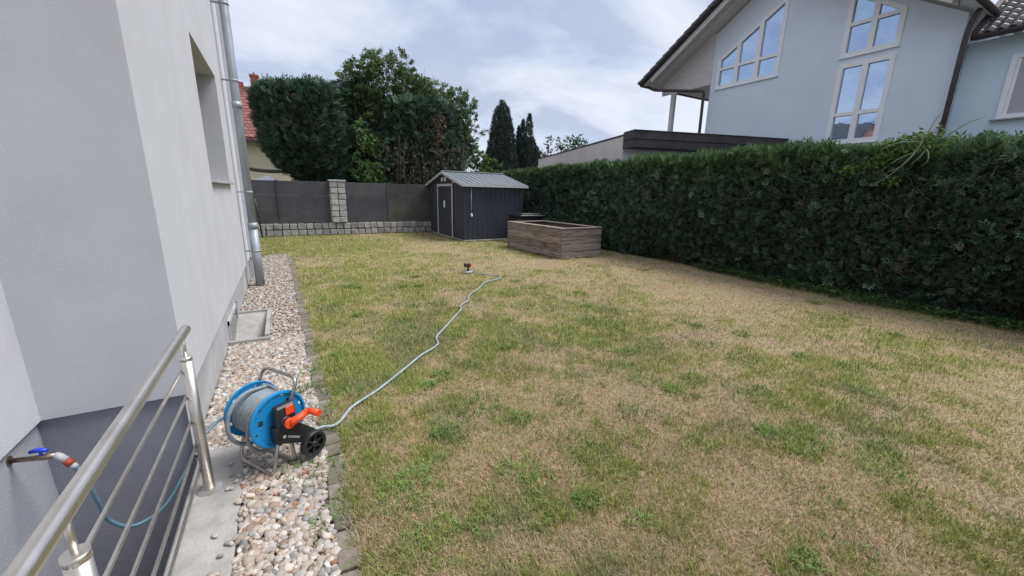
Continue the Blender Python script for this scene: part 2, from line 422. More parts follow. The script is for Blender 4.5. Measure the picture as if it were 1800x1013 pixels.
GREEN = np.array([(0.295, 0.325, 0.095), (0.24, 0.285, 0.08), (0.385, 0.375, 0.13), (0.195, 0.25, 0.075)])
x0, x1, y0, y1, st = -0.05, 8.3, -3.0, 15.05, 0.06
gx, gy = np.meshgrid(np.arange(x0, x1, st), np.arange(y0, y1, st))
nx, ny = gx.shape[1], gx.shape[0]
vx = np.stack([gx.ravel(), gy.ravel(), np.full(gx.size, -0.008) + 0.006 * (fbm(gx * 2, gy * 2, 77).ravel() - 0.5)], 1)
ex = edge_x(vx[:, 1]); lim = np.where(vx[:, 1] < 10.55, ex + 0.03, -5.0); vx[:, 0] = np.maximum(vx[:, 0], lim)
idx = np.arange(gx.size).reshape(ny, nx)
qd = np.stack([idx[:-1, :-1], idx[:-1, 1:], idx[1:, 1:], idx[1:, :-1]], -1).reshape(-1, 4)
gf = greenness(vx[:, 0], vx[:, 1])[:, None]
lc = (1 - gf) * np.array([[0.41, 0.325, 0.19]]) + gf * np.array([[0.28, 0.275, 0.11]])
lawn = struct(np_mesh('lawn', vx, qd, 'lawn', lc, None, True))
fl = MB(); fl.add([(-8, 10.62, -0.014), (0.0, 10.62, -0.014), (0.0, 15.05, -0.014), (-8, 15.05, -0.014)], [(0, 1, 2, 3)])
fo = fl.build('lawn_strip', None); struct(fo)
fo.data.materials.append(mat('lawn_side', (0.30, 0.25, 0.12), 1.0, col2=(0.16, 0.16, 0.06), scale=3, bump=0.5, bscale=60, bdist=0.02))

# ---- grass blades
def blades(n_target, seed):
    r = np.random.default_rng(seed)
    out = []
    n = n_target * 3
    d = 1.25 * (16.5 / 1.25) ** r.uniform(0, 1, n)              # log-uniform distance = density ~ 1/d^2
    a = r.uniform(math.radians(-14), math.radians(98), n)       # azimuth from +Y
    x = d * np.sin(a); y = d * np.cos(a)
    k_ = (x > np.where(y < 10.6, edge_x(y) + 0.045 - 0.095 * np.clip(vnoise(y * 5, y * 0, 7) - 0.35, 0, 1) * 2 * r.uniform(0, 1, n), -0.9)) & (x < 7.95) & (y < 14.9) & (y > -1.0)
    k_ &= ~((x > 4.95) & (x < 7.2) & (y > 11.6)) & ~((x > 5.7) & (x < 6.95) & (y > 7.6) & (y < 9.95))
    return x[k_][:n_target], y[k_][:n_target], d[k_][:n_target]
bx, by, bd = blades(600000, 5)
r = np.random.default_rng(6)
n = len(bx)
gr = greenness(bx, by)
isg = r.uniform(0, 1, n) < (0.12 + 0.76 * gr)
hgt = np.where(isg, r.gamma(6, 0.0046, n) * (0.6 + 0.7 * gr), r.gamma(6, 0.0038, n))
lean = np.where(isg, r.uniform(0.15, 1.6, n), r.uniform(0.7, 3.5, n))
az = r.uniform(0, 2 * PI, n)
wid = (0.0022 + 0.00105 * bd) * np.where(isg, 1.0, 0.85)
tone = (0.86 + 0.34 * fbm(bx * 1.1 + 40, by * 1.1, 91, 4))[:, None]
pale = np.clip((fbm(bx * 2.3, by * 2.3 + 60, 95, 3) - 0.52) * 5, 0, 1)[:, None]
cols = 1.10 * tone * np.where(isg[:, None], GREEN[r.integers(0, 4, n)], STRAW[r.integers(0, 4, n)]) * (1 + 0.22 * r.standard_normal((n, 1))).clip(0.4, 1.7)
cols = cols * (1 - 0.45 * pale) + 0.45 * pale * cols.mean(1, keepdims=True) * np.array([[1.12, 1.0, 0.80]])
base = np.stack([bx, by, np.full(n, -0.012)], 1)
ca_, sa_ = np.cos(az), np.sin(az)
side = np.stack([-sa_, ca_, np.zeros(n)], 1) * (wid * 0.5)[:, None]
nrm = 1 / np.sqrt(1 + lean ** 2)
tip = base + np.stack([ca_ * lean * nrm * hgt, sa_ * lean * nrm * hgt, hgt * nrm + 0.010], 1)
gv = np.stack([base - side, base + side, tip], 1).reshape(-1, 3)
gc = np.repeat(cols, 3, 0)
# broad tufts of coarse green grass and weeds
tr = np.random.default_rng(17)
tp = [(0.30, 2.36), (0.42, 2.42), (0.22, 2.66), (0.30, 2.95), (0.50, 1.46), (0.36, 1.72), (0.27, 1.98), (0.62, 1.88), (0.33, 1.30), (1.42, 1.62), (1.25, 1.95), (1.72, 2.1), (2.0, 1.75), (2.5, 2.3), (2.25, 1.55), (0.22, 3.1), (0.25, 3.45), (2.9, 1.9), (3.2, 1.5), (1.05, 2.4), (1.6, 2.75), (2.2, 3.0)]
for i in range(150):
    dd = 1.5 * (9 / 1.5) ** tr.uniform(); aa = tr.uniform(math.radians(4), math.radians(80))
    tx, ty = dd * math.sin(aa), dd * math.cos(aa)
    if tx > 0.3 and tx < 7.4 and greenness(np.array([tx]), np.array([ty]))[0] > 0.25: tp.append((tx, ty))
for (tx, ty) in ((0.03, 2.20), (0.02, 2.12), (0.04, 1.75), (0.03, 3.15), (0.05, 3.5), (0.06, 2.75)): tp.append((tx, ty))
for i in range(26): tp.append((5.60 + tr.normal(0, 0.03), tr.uniform(7.5, 9.95)))
for i in range(14): tp.append((tr.uniform(5.6, 6.9), 7.48 + tr.normal(0, 0.03)))
for i in range(22): tp.append((4.84 + tr.normal(0, 0.03), tr.uniform(11.5, 15.0)))
for i in range(16): tp.append((tr.uniform(4.9, 6.9), 11.47 + tr.normal(0, 0.03)))
for i in range(40): tp.append((tr.uniform(-0.5, 4.8), 14.84 + tr.normal(0, 0.03)))
TV, TC = [], []
for (tx, ty) in tp:
    nb = tr.integers(40, 130); rad = tr.uniform(0.05, 0.20)
    a = tr.uniform(0, 2 * PI, nb); rr = rad * np.sqrt(tr.uniform(0, 1, nb))
    b0 = np.stack([tx + rr * np.cos(a), ty + rr * np.sin(a), np.full(nb, -0.01)], 1)
    L = tr.uniform(0.028, 0.075, nb); ln = tr.uniform(0.4, 1.9, nb); q = 1 / np.sqrt(1 + ln ** 2)
    w_ = tr.uniform(0.003, 0.007, nb)
    a2 = a + tr.normal(0, 1.1, nb)
    dirh = np.stack([np.cos(a2), np.sin(a2), np.zeros(nb)], 1)
    sd_ = np.stack([-np.sin(a2), np.cos(a2), np.zeros(nb)], 1) * w_[:, None] * 0.5
    mid_ = b0 + dirh * (L * ln * q * 0.4)[:, None] + np.array([0, 0, 1]) * (L * q * 0.75)[:, None]
    tp_ = b0 + dirh * (L * ln * q)[:, None] + np.array([0, 0, 1]) * (L * q * 0.85)[:, None]
    tri = np.stack([b0 - sd_, b0 + sd_, mid_ + sd_, b0 - sd_, mid_ + sd_, mid_ - sd_, mid_ - sd_, mid_ + sd_, tp_], 1).reshape(-1, 3)
    c_ = (np.array([(0.30, 0.27, 0.12)]) if ty > 7.4 else np.array([(0.175, 0.275, 0.075)])) * tr.uniform(0.75, 1.2) * (1 + 0.2 * tr.standard_normal((nb, 1))).clip(0.5, 1.6)
    TV.append(tri); TC.append(np.repeat(c_, 9, 0))
ns = 9000
dd = 1.3 * (8 / 1.3) ** tr.uniform(0, 1, ns); aa = tr.uniform(math.radians(0), math.radians(95), ns)
cx_ = dd * np.sin(aa); cy_ = dd * np.cos(aa); k_ = (cx_ > 0.25) & (cx_ < 7.6); cx_, cy_, dd = cx_[k_], cy_[k_], dd[k_]; ns = len(cx_)
aa = tr.uniform(0, 2 * PI, ns); L = tr.uniform(0.02, 0.06, ns); w_ = 0.0005 + 0.00035 * dd
p0 = np.stack([cx_, cy_, tr.uniform(0.002, 0.018, ns)], 1); dr = np.stack([np.cos(aa), np.sin(aa), tr.normal(0, 0.16, ns)], 1)
sd_ = np.stack([-np.sin(aa), np.cos(aa), np.zeros(ns)], 1) * w_[:, None]
TV.append(np.stack([p0 - sd_, p0 + sd_, p0 + dr * L[:, None]], 1).reshape(-1, 3))
TC.append(np.repeat(np.array([(0.48, 0.39, 0.25)]) * tr.uniform(0.55, 1.1, (ns, 1)), 3, 0))
gv = np.concatenate([gv] + TV); gc = np.concatenate([gc] + TC)
stuff(tag(np_mesh('grass', gv, np.arange(len(gv)).reshape(-1, 3), 'grassb', gc.clip(0.01, 0.8)), 'short dry patchy grass, straw and green, covering the lawn', 'grass'))

# ---- gravel bed
gb = MB()
for (xa, xb, ya, yb) in ((-0.26, 0.08, 2.62, 10.75), (-0.60, -0.26, 2.62, 4.5), (-0.60, -0.26, 5.52, 10.75)): gb.add([(xa, ya, -0.020), (xb, ya, -0.020), (xb, yb, -0.020), (xa, yb, -0.020)], [(0, 1, 2, 3)])
gb.add([(-0.33, -2.5, -0.020), (0.10, -2.5, -0.020), (0.10, 2.62, -0.020), (-0.33, 2.62, -0.020)], [(0, 1, 2, 3)])
struct(gb.build('gravel_bed', 'gravel_base'))
def ico(sub):
    bm = bmesh.new(); bmesh.ops.create_icosphere(bm, subdivisions=sub, radius=1.0)
    bm.verts.index_update()
    v = np.array([q.co[:] for q in bm.verts]); t = np.array([[q.index for q in f.verts] for f in bm.faces]); bm.free()
    return v, t
def in_gravel(x, y):
    xl = np.where(y < 2.62, -0.315, -0.575)
    ok = (x > xl) & (x < edge_x(y) - 0.060 + 0.012 * np.sin(y * 9)) & (y < 10.6)
    ok &= ~((x > -0.60) & (x < -0.25) & (y > 4.50) & (y < 5.52))
    ok &= (y < 9.6) | (x > -0.58)
    ok &= ~((y > 10.2) & ((x + 0.2) ** 2 / 0.09 + (y - 10.2) ** 2 / 0.16 > 1.0))
    return ok
def pebbles(y0, y1, sp, sub, seed, layers):
    r = np.random.default_rng(seed); Vs, Ts, Cs = [], [], []; off = 0
    tv0, tt = ico(sub)
    for ly in range(layers):
        gx, gy = np.meshgrid(np.arange(-0.60, 0.12, sp), np.arange(y0, y1, sp))
        x = gx.ravel() + r.uniform(-0.5, 0.5, gx.size) * sp; y = gy.ravel() + r.uniform(-0.5, 0.5, gx.size) * sp
        k_ = in_gravel(x, y); x, y = x[k_], y[k_]; n = len(x)
        s_ = np.clip(r.lognormal(math.log(0.0138), 0.28, n), 0.008, 0.026)
        sc = np.stack([s_ * r.uniform(0.95, 1.45, n), s_, s_ * r.uniform(0.5, 0.8, n)], 1)
        z = -0.008 + ly * 0.014 + r.uniform(-0.004, 0.008, n)
        d = np.stack([r.normal(0, 1, n), r.normal(0, 1, n), r.normal(0, 0.28, n)], 1)
        F = frames(d, r.normal(0, 0.35, n))
        for vi in range(4):                                   # four lumpy templates
            kk = (np.arange(n) % 4) == vi
            rv = np.random.default_rng(100 + vi)
            tv = tv0 * (1 + 0.16 * rv.standard_normal((len(tv0), 1)) * 0.8)
            v, t = scatter(tv, tt, np.stack([x, y, z], 1)[kk], F[kk], sc[kk])
            pal = np.array([(0.52, 0.47, 0.41), (0.45, 0.395, 0.34), (0.40, 0.34, 0.285), (0.37, 0.36, 0.345), (0.56, 0.525, 0.48), (0.34, 0.26, 0.205), (0.28, 0.27, 0.265), (0.47, 0.37, 0.305), (0.42, 0.30, 0.19), (0.38, 0.20, 0.14)])
            c = pal[r.choice(10, kk.sum(), p=[0.17, 0.17, 0.14, 0.12, 0.14, 0.08, 0.08, 0.07, 0.02, 0.01])] * r.uniform(0.70, 1.12, (kk.sum(), 1))
            Vs.append(v); Ts.append(t + off); off += len(v); Cs.append(np.repeat(c, len(tv), 0))
    return Vs, Ts, Cs, off
A = pebbles(0.9, 4.6, 0.0225, 2, 31, 1)
A2 = pebbles(0.9, 4.6, 0.0245, 2, 32, 1)
B = pebbles(4.6, 10.7, 0.028, 1, 33, 2)
rs = np.random.default_rng(44); ns = 26
tvs, tts = ico(2)
ps = np.stack([rs.uniform(-0.40, -0.315, ns) + 0 * rs.uniform(0, 1, ns), rs.uniform(1.2, 2.62, ns), np.full(ns, 0.012)], 1)
vS, tS = scatter(tvs, tts, ps, frames(np.stack([rs.normal(0, 1, ns), rs.normal(0, 1, ns), np.zeros(ns)], 1), np.zeros(ns)), np.stack([rs.uniform(.010, .020, ns), rs.uniform(.008, .014, ns), rs.uniform(.006, .009, ns)], 1))
ST = ([vS], [tS], [np.repeat(np.array([(0.45, 0.395, 0.34)]) * rs.uniform(0.6, 1.2, (ns, 1)), len(tvs), 0)], len(vS))
Vs, Ts, Cs, off = [], [], [], 0
for P_ in (A, A2, B, ST):
    Vs += P_[0]; Ts += [t + off for t in P_[1]]; Cs += P_[2]; off += P_[3]
stuff(tag(np_mesh('gravel', np.concatenate(Vs), np.concatenate(Ts), 'stone', np.concatenate(Cs), None, True), 'rounded beige and white gravel along the house wall', 'gravel'))

# ---- edging row of small pavers
edg = MB(); edg.add([(0.0, -2.0, -0.025), (0.2, -2.0, -0.025), (0.12, 10.7, -0.025), (-0.05, 10.7, -0.025)], [(0, 1, 2, 3)])
edging = struct(edg.build('edging_strip', 'mortar'))
pv = [MB().bevbox(-0.05, 0.05, -0.052, 0.052, -0.03, 0.0, 0.006).mesh('edging_stone') for _ in range(2)]
yy = 0.6
i = 0
while yy < 10.55:
    L = random.uniform(0.92, 1.18)
    inst('edging_stone', pv[i % 2], 'paver', edging, (float(edge_x(yy)) - 0.005 + random.uniform(-0.006, 0.006), yy, -0.003 + random.uniform(-0.006, 0.005)),
         (random.uniform(-0.03, 0.03), random.uniform(-0.04, 0.04), random.uniform(-0.05, 0.05)), (random.uniform(0.9, 1.08), L, 1))
    yy += 0.108 * L + 0.004; i += 1

# ---- stairwell beside the house and its concrete kerb
sw = MB()
sw.add([(PX0, PY0, -1.7), (PX1, PY0, -1.7), (PX1, PY1, -1.7), (PX0, PY1, -1.7)], [(0, 1, 2, 3)])
sw.add([(PX0, PY0, -1.7), (PX1, PY0, -1.7), (PX1, PY0, -0.03), (PX0, PY0, -0.03)], [(0, 1, 2, 3)])
struct(sw.build('stairwell_floor', 'concrete'))
kb = MB().bevbox(-0.555, -0.320, -3.0, 2.645, -1.7, 0.004, 0.008)
tag(kb.build('concrete_kerb', 'concrete'), 'grey concrete kerb at the stairwell edge carrying the steel railing', 'kerb')

# ================================================================== OUR HOUSE (left)
H = thing('plastered_house', 'white plastered house wall close on the left with grey plinth', 'house', (-0.56, 2.66, 0))
ZB, ZT = 0.36, 6.6
w = MB()
def quad(b, *p): b.add(p, [tuple(range(len(p)))])
wy0, wy1, wz0, wz1 = 4.80, 6.45, 1.54, 2.83
xw, yw, xn, ye = -0.56, 2.66, -1.14, 7.9
for (a, b_, c, d) in [(yw, wy0, ZB, ZT), (wy1, ye, ZB, ZT), (wy0, wy1, ZB, wz0), (wy0, wy1, wz1, ZT)]:
    quad(w, (xw, a, c), (xw, b_, c), (xw, b_, d), (xw, a, d))
xr = xw - 0.20
quad(w, (xw, wy1, wz0), (xr, wy1, wz0), (xr, wy1, wz1), (xw, wy1, wz1))
quad(w, (xr, wy0, wz0), (xw, wy0, wz0), (xw, wy0, wz1), (xr, wy0, wz1))
quad(w, (xw, wy0, wz1), (xw, wy1, wz1), (xr, wy1, wz1), (xr, wy0, wz1))
quad(w, (xr, wy0, wz0), (xr, wy1, wz0), (xw, wy1, wz0), (xw, wy0, wz0))
quad(w, (xn, yw, ZB), (xw, yw, ZB), (xw, yw, ZT), (xn, yw, ZT))
quad(w, (xn, -6, ZB), (xn, yw, ZB), (xn, yw, ZT), (xn, -6, ZT))
quad(w, (xw, yw, ZB), (xw, ye, ZB), (xw - 0.10, ye, ZB), (xw - 0.10, yw, ZB))
quad(w, (xn, yw, ZB), (xn, yw + 0.1, ZB), (xw, yw + 0.1, ZB), (xw, yw, ZB))
quad(w, (xn - 0.1, -6, ZB), (xn, -6, ZB), (xn, yw, ZB), (xn - 0.1, yw, ZB))
quad(w, (-9, 9.45, -0.02), (-9, 9.45, ZT), (-1, 9.45, ZT), (-1, 9.45, -0.02))
quad(w, (-9, -6, -0.02), (-9, 9.45, -0.02), (-9, 9.45, ZT), (-9, -6, ZT))
quad(w, (-9, -6, -0.02), (-9, -6, ZT), (xn, -6, ZT), (xn, -6, -0.02))
w.build('wall', 'plaster', H)
MB().bevbox(-1.0, -0.50, ye, 9.45, ZB, ZT, 0.006).build('wall', 'plaster', H)
MB().box(-1.0, -0.53, ye + 0.01, 9.43, -0.03, ZB).build('plinth', 'plinth_light', H)
p = MB()
quad(p, (-0.585, 2.66, -1.7), (-0.585, ye + 0.02, -1.7), (-0.585, ye + 0.02, ZB), (-0.585, 2.66, ZB))
# opening strips around the cellar window are covered by its frame
p.build('plinth', 'plinth_light', H)
p = MB()
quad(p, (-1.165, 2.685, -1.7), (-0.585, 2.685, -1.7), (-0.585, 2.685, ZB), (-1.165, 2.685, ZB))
MB().add([(-1.165, -6, -1.7), (-1.165, 2.684, -1.7), (-1.165, 2.684, ZB), (-1.165, -6, ZB)], [(0, 1, 2, 3)]).build('plinth', 'plinth_lit', H)
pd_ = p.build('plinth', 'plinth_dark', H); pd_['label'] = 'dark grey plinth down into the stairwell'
# roof of the house
rf = MB()
rf.prism([(-6.6, 6.4), (9.9, 6.4), (9.9, 6.6), (-6.6, 6.6)], lambda q, d: (d, q[0], q[1]), -0.0, -9.6)
rf.prism([(0.0, 6.6), (-9.6, 6.6), (-4.8, 9.2)], lambda q, d: (q[0], d, q[1]), -6.6, 9.9)
rf.build('roof', 'tile_dark', H)
win = MB()
for (a, b_, c, d) in [(wy0, wy0 + 0.07, wz0, wz1), (wy1 - 0.07, wy1, wz0, wz1), (wy0, wy1, wz0, wz0 + 0.07), (wy0, wy1, wz1 - 0.07, wz1), (5.59, 5.66, wz0, wz1)]:
    win.box(xr - 0.05, xr - 0.001, a, b_, c, d)
wo_ = win.build('window', 'blackp', H)
MB().box(xr - 0.045, xr - 0.03, wy0 + 0.06, wy1 - 0.06, wz0 + 0.06, wz1 - 0.06).build('pane', 'glass_dark', wo_)
MB().bevbox(xr, xw + 0.045, wy0 + 0.004, wy1 + 0.03, wz0 + 0.002, wz0 + 0.028, 0.004).build('window_sill', 'sill', H)
# cellar window in the plinth
cw = MB()
for (a, b_, c, d) in [(4.62, 4.66, -0.35, 0.20), (5.42, 5.46, -0.35, 0.20), (4.62, 5.46, 0.16, 0.20)]:
    cw.box(-0.60, -0.572, a, b_, c, d)
cwo = cw.build('cellar_window', 'plinth_light', H)
MB().box(-0.595, -0.580, 4.66, 5.42, -0.35, 0.16).build('pane', 'glass_dark', cwo)
# corner bead at the wall end and downpipe
MB().bevbox(-0.565, -0.546, 7.58, 7.64, ZB, ZT, 0.004).build('corner_bead', 'white', H)
dp = MB().tube([(-0.415, 7.22, z) for z in (-0.03, 0.9)], 0.062, 20)
dp.tube([(-0.415, 7.22, z) for z in (0.85, 3.0, 6.4)], 0.054, 20)
for z in (0.90, 2.60, 4.2): dp.tube([(-0.415, 7.22, z), (-0.415, 7.22, z + 0.09)], 0.0615 if z > 1 else 0.067, 20)
dpo = dp.build('downpipe', 'zinc', H)
for z in (0.55, 1.43, 2.95, 3.9):
    bk = MB().tube([(-0.415, 7.22, z), (-0.415, 7.22, z + 0.025)], 0.0665 if z < 0.85 else 0.060, 20)
    bk.box(-0.57, -0.47, 7.20, 7.24, z + 0.004, z + 0.020)
    bk.build('bracket', 'zinc', dpo)

# concrete light well in the gravel
lw = thing('light_well', 'small open concrete light well box in the gravel before the cellar window', 'light well', (-0.43, 5.0, 0))
l = MB()
l.box(-0.582, -0.24, 5.50, 5.54, -0.4, 0.06); l.box(-0.582, -0.24, 4.48, 4.52, -0.4, 0.035); l.box(-0.28, -0.24, 4.52, 5.50, -0.4, 0.06)
l.build('frame', 'concrete', lw)
l = MB(); l.add([(-0.582, 4.52, -0.10), (-0.28, 4.52, -0.10), (-0.28, 5.0, -0.10), (-0.582, 5.0, -0.10), (-0.28, 5.5, 0.035), (-0.582, 5.5, 0.035)], [(0, 1, 2, 3), (3, 2, 4, 5)])
l.build('floor', 'concrete', lw)
# ---- tap on the near plinth wall
tp_ = thing('water_tap', 'small brass garden tap with blue handle on the grey plinth', 'tap', (-1.165, 2.42, 0.30))
MB().tube([(-1.165, 2.42, 0.30), (-1.10, 2.40, 0.30), (-1.04, 2.375, 0.305), (-0.995, 2.36, 0.31)], [0.011, 0.011, 0.014, 0.011], 10).build('body', 'brass', tp_)
MB().lathe([(0.0, -0.004), (0.022, -0.004), (0.022, 0.003), (0.0, 0.003)], (-1.163, 2.42, 0.30), (1, 0, 0), 16).build('flange', 'brass', tp_)
MB().tube([(-1.05, 2.38, 0.30), (-1.048, 2.38, 0.335)], 0.006, 8).tube([(-1.085, 2.395, 0.333), (-1.055, 2.38, 0.343), (-1.02, 2.365, 0.340)], [0.008, 0.011, 0.008], 10).build('handle', 'tapblue', tp_)
cn = MB().tube([(-1.0, 2.362, 0.312), (-0.985, 2.355, 0.302), (-0.965, 2.347, 0.280)], [0.013, 0.016, 0.016], 14).build('connector', 'grey_pl', tp_)
MB().tube([(-0.965, 2.347, 0.281), (-0.948, 2.34, 0.258)], 0.0165, 14).build('collar', 'dark_red', cn)
MB().tube([(-0.948, 2.34, 0.259), (-0.935, 2.335, 0.240)], 0.013, 14).build('nozzle', 'grey_pl', cn)
def catmull(pts, k_=8):
    P_ = [Vector(q) for q in pts]; P_ = [P_[0] * 2 - P_[1]] + P_ + [P_[-1] * 2 - P_[-2]]; out = []
    for i in range(1, len(P_) - 2):
        a, b, c, d = P_[i - 1:i + 3]
        for j in range(k_):
            t = j / k_
            out.append(0.5 * ((2 * b) + (c - a) * t + (2 * a - 5 * b + 4 * c - d) * t * t + (3 * b - a - 3 * c + d) * t ** 3))
    out.append(P_[-2]); return out
sh = MB().tube(catmull([(-0.937, 2.336, 0.243), (-0.915, 2.34, 0.18), (-0.905, 2.36, 0.02), (-0.90, 2.40, -0.12), (-0.83, 2.44, -0.22), (-0.72, 2.50, -0.20), (-0.63, 2.56, -0.08), (-0.57, 2.63, 0.03), (-0.53, 2.70, 0.07), (-0.46, 2.76, 0.11), (-0.38, 2.72, 0.15), (-0.33, 2.62, 0.19), (-0.285, 2.50, 0.24)]), 0.0095, 8)
tag(sh.build('supply_hose', 'hose_b'), 'thin blue-grey hose hanging from the tap to the hose reel', 'hose')

# ---- stainless railing
R_ = thing('stair_railing', 'stainless steel railing with five thin bars on the concrete kerb', 'railing', (-0.46, 2.24, 0))
xr_ = -0.46
MB().tube([(xr_, y, 0.835) for y in (2.33, 2.31, 1.2, 0.2, -1.5)], [0.0205, 0.0212, 0.0212, 0.0212, 0.0212], 24).build('handrail', 'steel', R_)
for y in (2.24, 1.06, -0.12):
    po = MB().tube([(xr_, y, 0.004), (xr_, y, 0.725)], 0.0235, 24).tube([(xr_, y, 0.71), (xr_, y, 0.73)], 0.0243, 24).build('post', 'steel', R_)
    MB().tube([(xr_, y, 0.72), (xr_, y, 0.822)], 0.0075, 10).build('rail_pin', 'steel', po)
    MB().lathe([(0.0, 0), (0.055, 0), (0.055, 0.004), (0.03, 0.010), (0.0, 0.010)], (xr_, y, 0.0045), (0, 0, 1), 28).build('base_plate', 'steel', po)
for z in (0.66, 0.525, 0.392, 0.258, 0.125):
    MB().tube([(xr_ - 0.026, y, z) for y in (2.285, 1.0, -1.5)], 0.0065, 10).build('bar', 'steel', R_)

# ================================================================== HOSE REEL
# local frame: x = sideways of the drum, y = along the axle (camera side is -y)
RE = thing('hose_reel', 'blue hose reel with orange crank and steel tube stand on the gravel', 'hose reel', (-0.186, 2.345, 0.0), math.radians(33.4))
ZC, FR = 0.300, 0.150
def L_(b, name, m, parent=RE): return b.build(name, m, parent, world=False)
def flange(yc, s_):
    """disc with windows: rim, web with slots, ribs; s_ = outward direction in y"""
    b = MB()
    b.lathe([(FR - 0.012, -0.004), (FR, -0.006), (FR + 0.004, 0.002), (FR, 0.010), (FR - 0.010, 0.012), (FR - 0.014, 0.004)], (0, yc, ZC), (0, s_, 0), 56, True)
    # web as ring segments with three windows left out
    seg = 72
    def ring(r0, r1, skip):
        for j in range(seg):
            if skip(j): continue
            a0, a1 = 2 * PI * j / seg, 2 * PI * (j + 1) / seg
            pt = [(r_ * math.cos(a), r_ * math.sin(a)) for r_, a in ((r0, a0), (r1, a0), (r1, a1), (r0, a1))]
            b.prism(pt, lambda q, d: (q[0], yc + d, ZC + q[1]), -0.003, 0.003)
    ring(0.0, 0.085, lambda j: False)
    ring(0.085, 0.112, lambda j: (j % 24) in (8, 9, 10, 11))
    ring(0.112, 0.122, lambda j: False)
    ring(0.122, 0.134, lambda j: (j % 12) in (2, 3))
    ring(0.134, FR - 0.01, lambda j: False)
    for j in range(18):
        a = 2 * PI * (j + 0.5) / 18
        c_, s2 = math.cos(a), math.sin(a)
        b.add([(0.125 * c_ - 0.002 * s2, yc - s_ * 0.002, ZC + 0.125 * s2 + 0.002 * c_), (0.125 * c_ + 0.002 * s2, yc - s_ * 0.002, ZC + 0.125 * s2 - 0.002 * c_),
               (FR * c_ + 0.002 * s2, yc - s_ * 0.002, ZC + FR * s2 - 0.002 * c_), (FR * c_ - 0.002 * s2, yc - s_ * 0.002, ZC + FR * s2 + 0.002 * c_),
               (0.125 * c_, yc + s_ * 0.006, ZC + 0.125 * s2), (FR * c_, yc + s_ * 0.010, ZC + FR * s2)], [(0, 1, 4), (1, 2, 5, 4), (2, 3, 5), (3, 0, 4, 5)])
    return b
f1 = L_(flange(-0.105, -1), 'flange', 'blue'); f2 = L_(flange(0.115, 1), 'flange', 'blue')
L_(MB().lathe([(0.068, -0.10), (0.068, 0.11)], (0, 0, ZC), (0, 1, 0), 40), 'drum', 'blue')
# wound hose: helical layers
cp = []
for ly, rad in enumerate((0.080, 0.098, 0.114)):
    turns = 9
    for j in range(turns * 28 + 1):
        a = 2 * PI * j / 28; f_ = j / (turns * 28)
        yy = -0.088 + 0.190 * (f_ if ly != 1 else 1 - f_)
        cp.append((rad * math.cos(a), yy, ZC + rad * math.sin(a)))
L_(MB().tube(cp, 0.0105, 8), 'wound_hose', 'hose_g')
lo = []
for j in range(41):                                             # slack outer turn hanging low
    a = math.radians(70 + 360 * j / 40); rr = 0.130 + 0.030 * max(0, -math.sin(a)) + 0.045 * max(0, -math.cos(a))
    lo.append((rr * math.cos(a), 0.070 - 0.03 * math.sin(a * 0.5), ZC + 0.005 + rr * math.sin(a)))
lo2 = []
for j in range(31):
    a = math.radians(95 + 250 * j / 30); rr = 0.128 + 0.075 * max(0, -math.sin(a)) ** 1.5
    lo2.append((rr * math.cos(a), -0.055 - 0.02 * math.sin(a), ZC + rr * math.sin(a)))
L_(MB().tube(lo, 0.0105, 8).tube(lo2, 0.0105, 8), 'loose_turn', 'hose_g')
def arc(pts, r, k_=6):
    """polyline with rounded corners"""
    P_ = [Vector(q) for q in pts]; out = [P_[0]]
    for i in range(1, len(P_) - 1):
        a = (P_[i - 1] - P_[i]).normalized(); b = (P_[i + 1] - P_[i]).normalized()
        p0, p1 = P_[i] + a * r, P_[i] + b * r
        for j in range(k_ + 1):
            t = j / k_
            out.append(p0 * (1 - t) ** 2 + P_[i] * 2 * t * (1 - t) + p1 * t * t)
    out.append(P_[-1]); return out
yA, yB = -0.142, 0.155
L_(MB().tube(arc([(0.010, yA, ZC), (0.105, yA, 0.500), (0.105, yB, 0.500), (0.010, yB, ZC)], 0.055), 0.0095, 12), 'handle', 'steel_fr')
L_(MB().tube(arc([(-0.012, yA, ZC), (-0.085, yA, 0.014), (-0.085, yB, 0.014), (-0.012, yB, ZC)], 0.05), 0.0095, 12), 'leg', 'steel_fr')
L_(MB().tube(arc([(0.012, yA, ZC), (0.045, yA, 0.016), (0.045, yB, 0.016), (0.012, yB, ZC)], 0.05), 0.0095, 12), 'leg', 'steel_fr')
# black hub bracket reaching down to the wheel
br = MB()
br.prism([(-0.058, 0.250), (0.03, 0.262), (0.115, 0.185), (0.165, 0.135), (0.175, 0.062), (0.120, 0.050), (0.075, 0.100), (-0.02, 0.150), (-0.058, 0.165)][::-1], lambda q, d: (q[0], d, q[1] + 0.028), -0.118, -0.165)
br.bevbox(-0.045, 0.062, -0.168, -0.118, 0.262, 0.392, 0.010)
br.tube([(0, -0.115, ZC), (0, -0.182, ZC)], 0.030, 20)
brk = L_(br, 'hub_bracket', 'blackp')
L_(MB().bevbox(0.002, 0.048, -0.1745, -0.1685, 0.335, 0.383, 0.002), 'badge', 'orange')
wh = MB()
WX, WZ, WR = 0.128, 0.098, 0.073
wh.lathe([(WR - 0.020, -0.016), (WR - 0.004, -0.019), (WR, -0.012), (WR, 0.012), (WR - 0.004, 0.019), (WR - 0.020, 0.016)], (WX, -0.185, WZ), (0, 1, 0), 40, True)
wheel = L_(wh, 'wheel', 'blackp')
hb = MB().tube([(WX, -0.206, WZ), (WX, -0.160, WZ)], 0.015, 16)
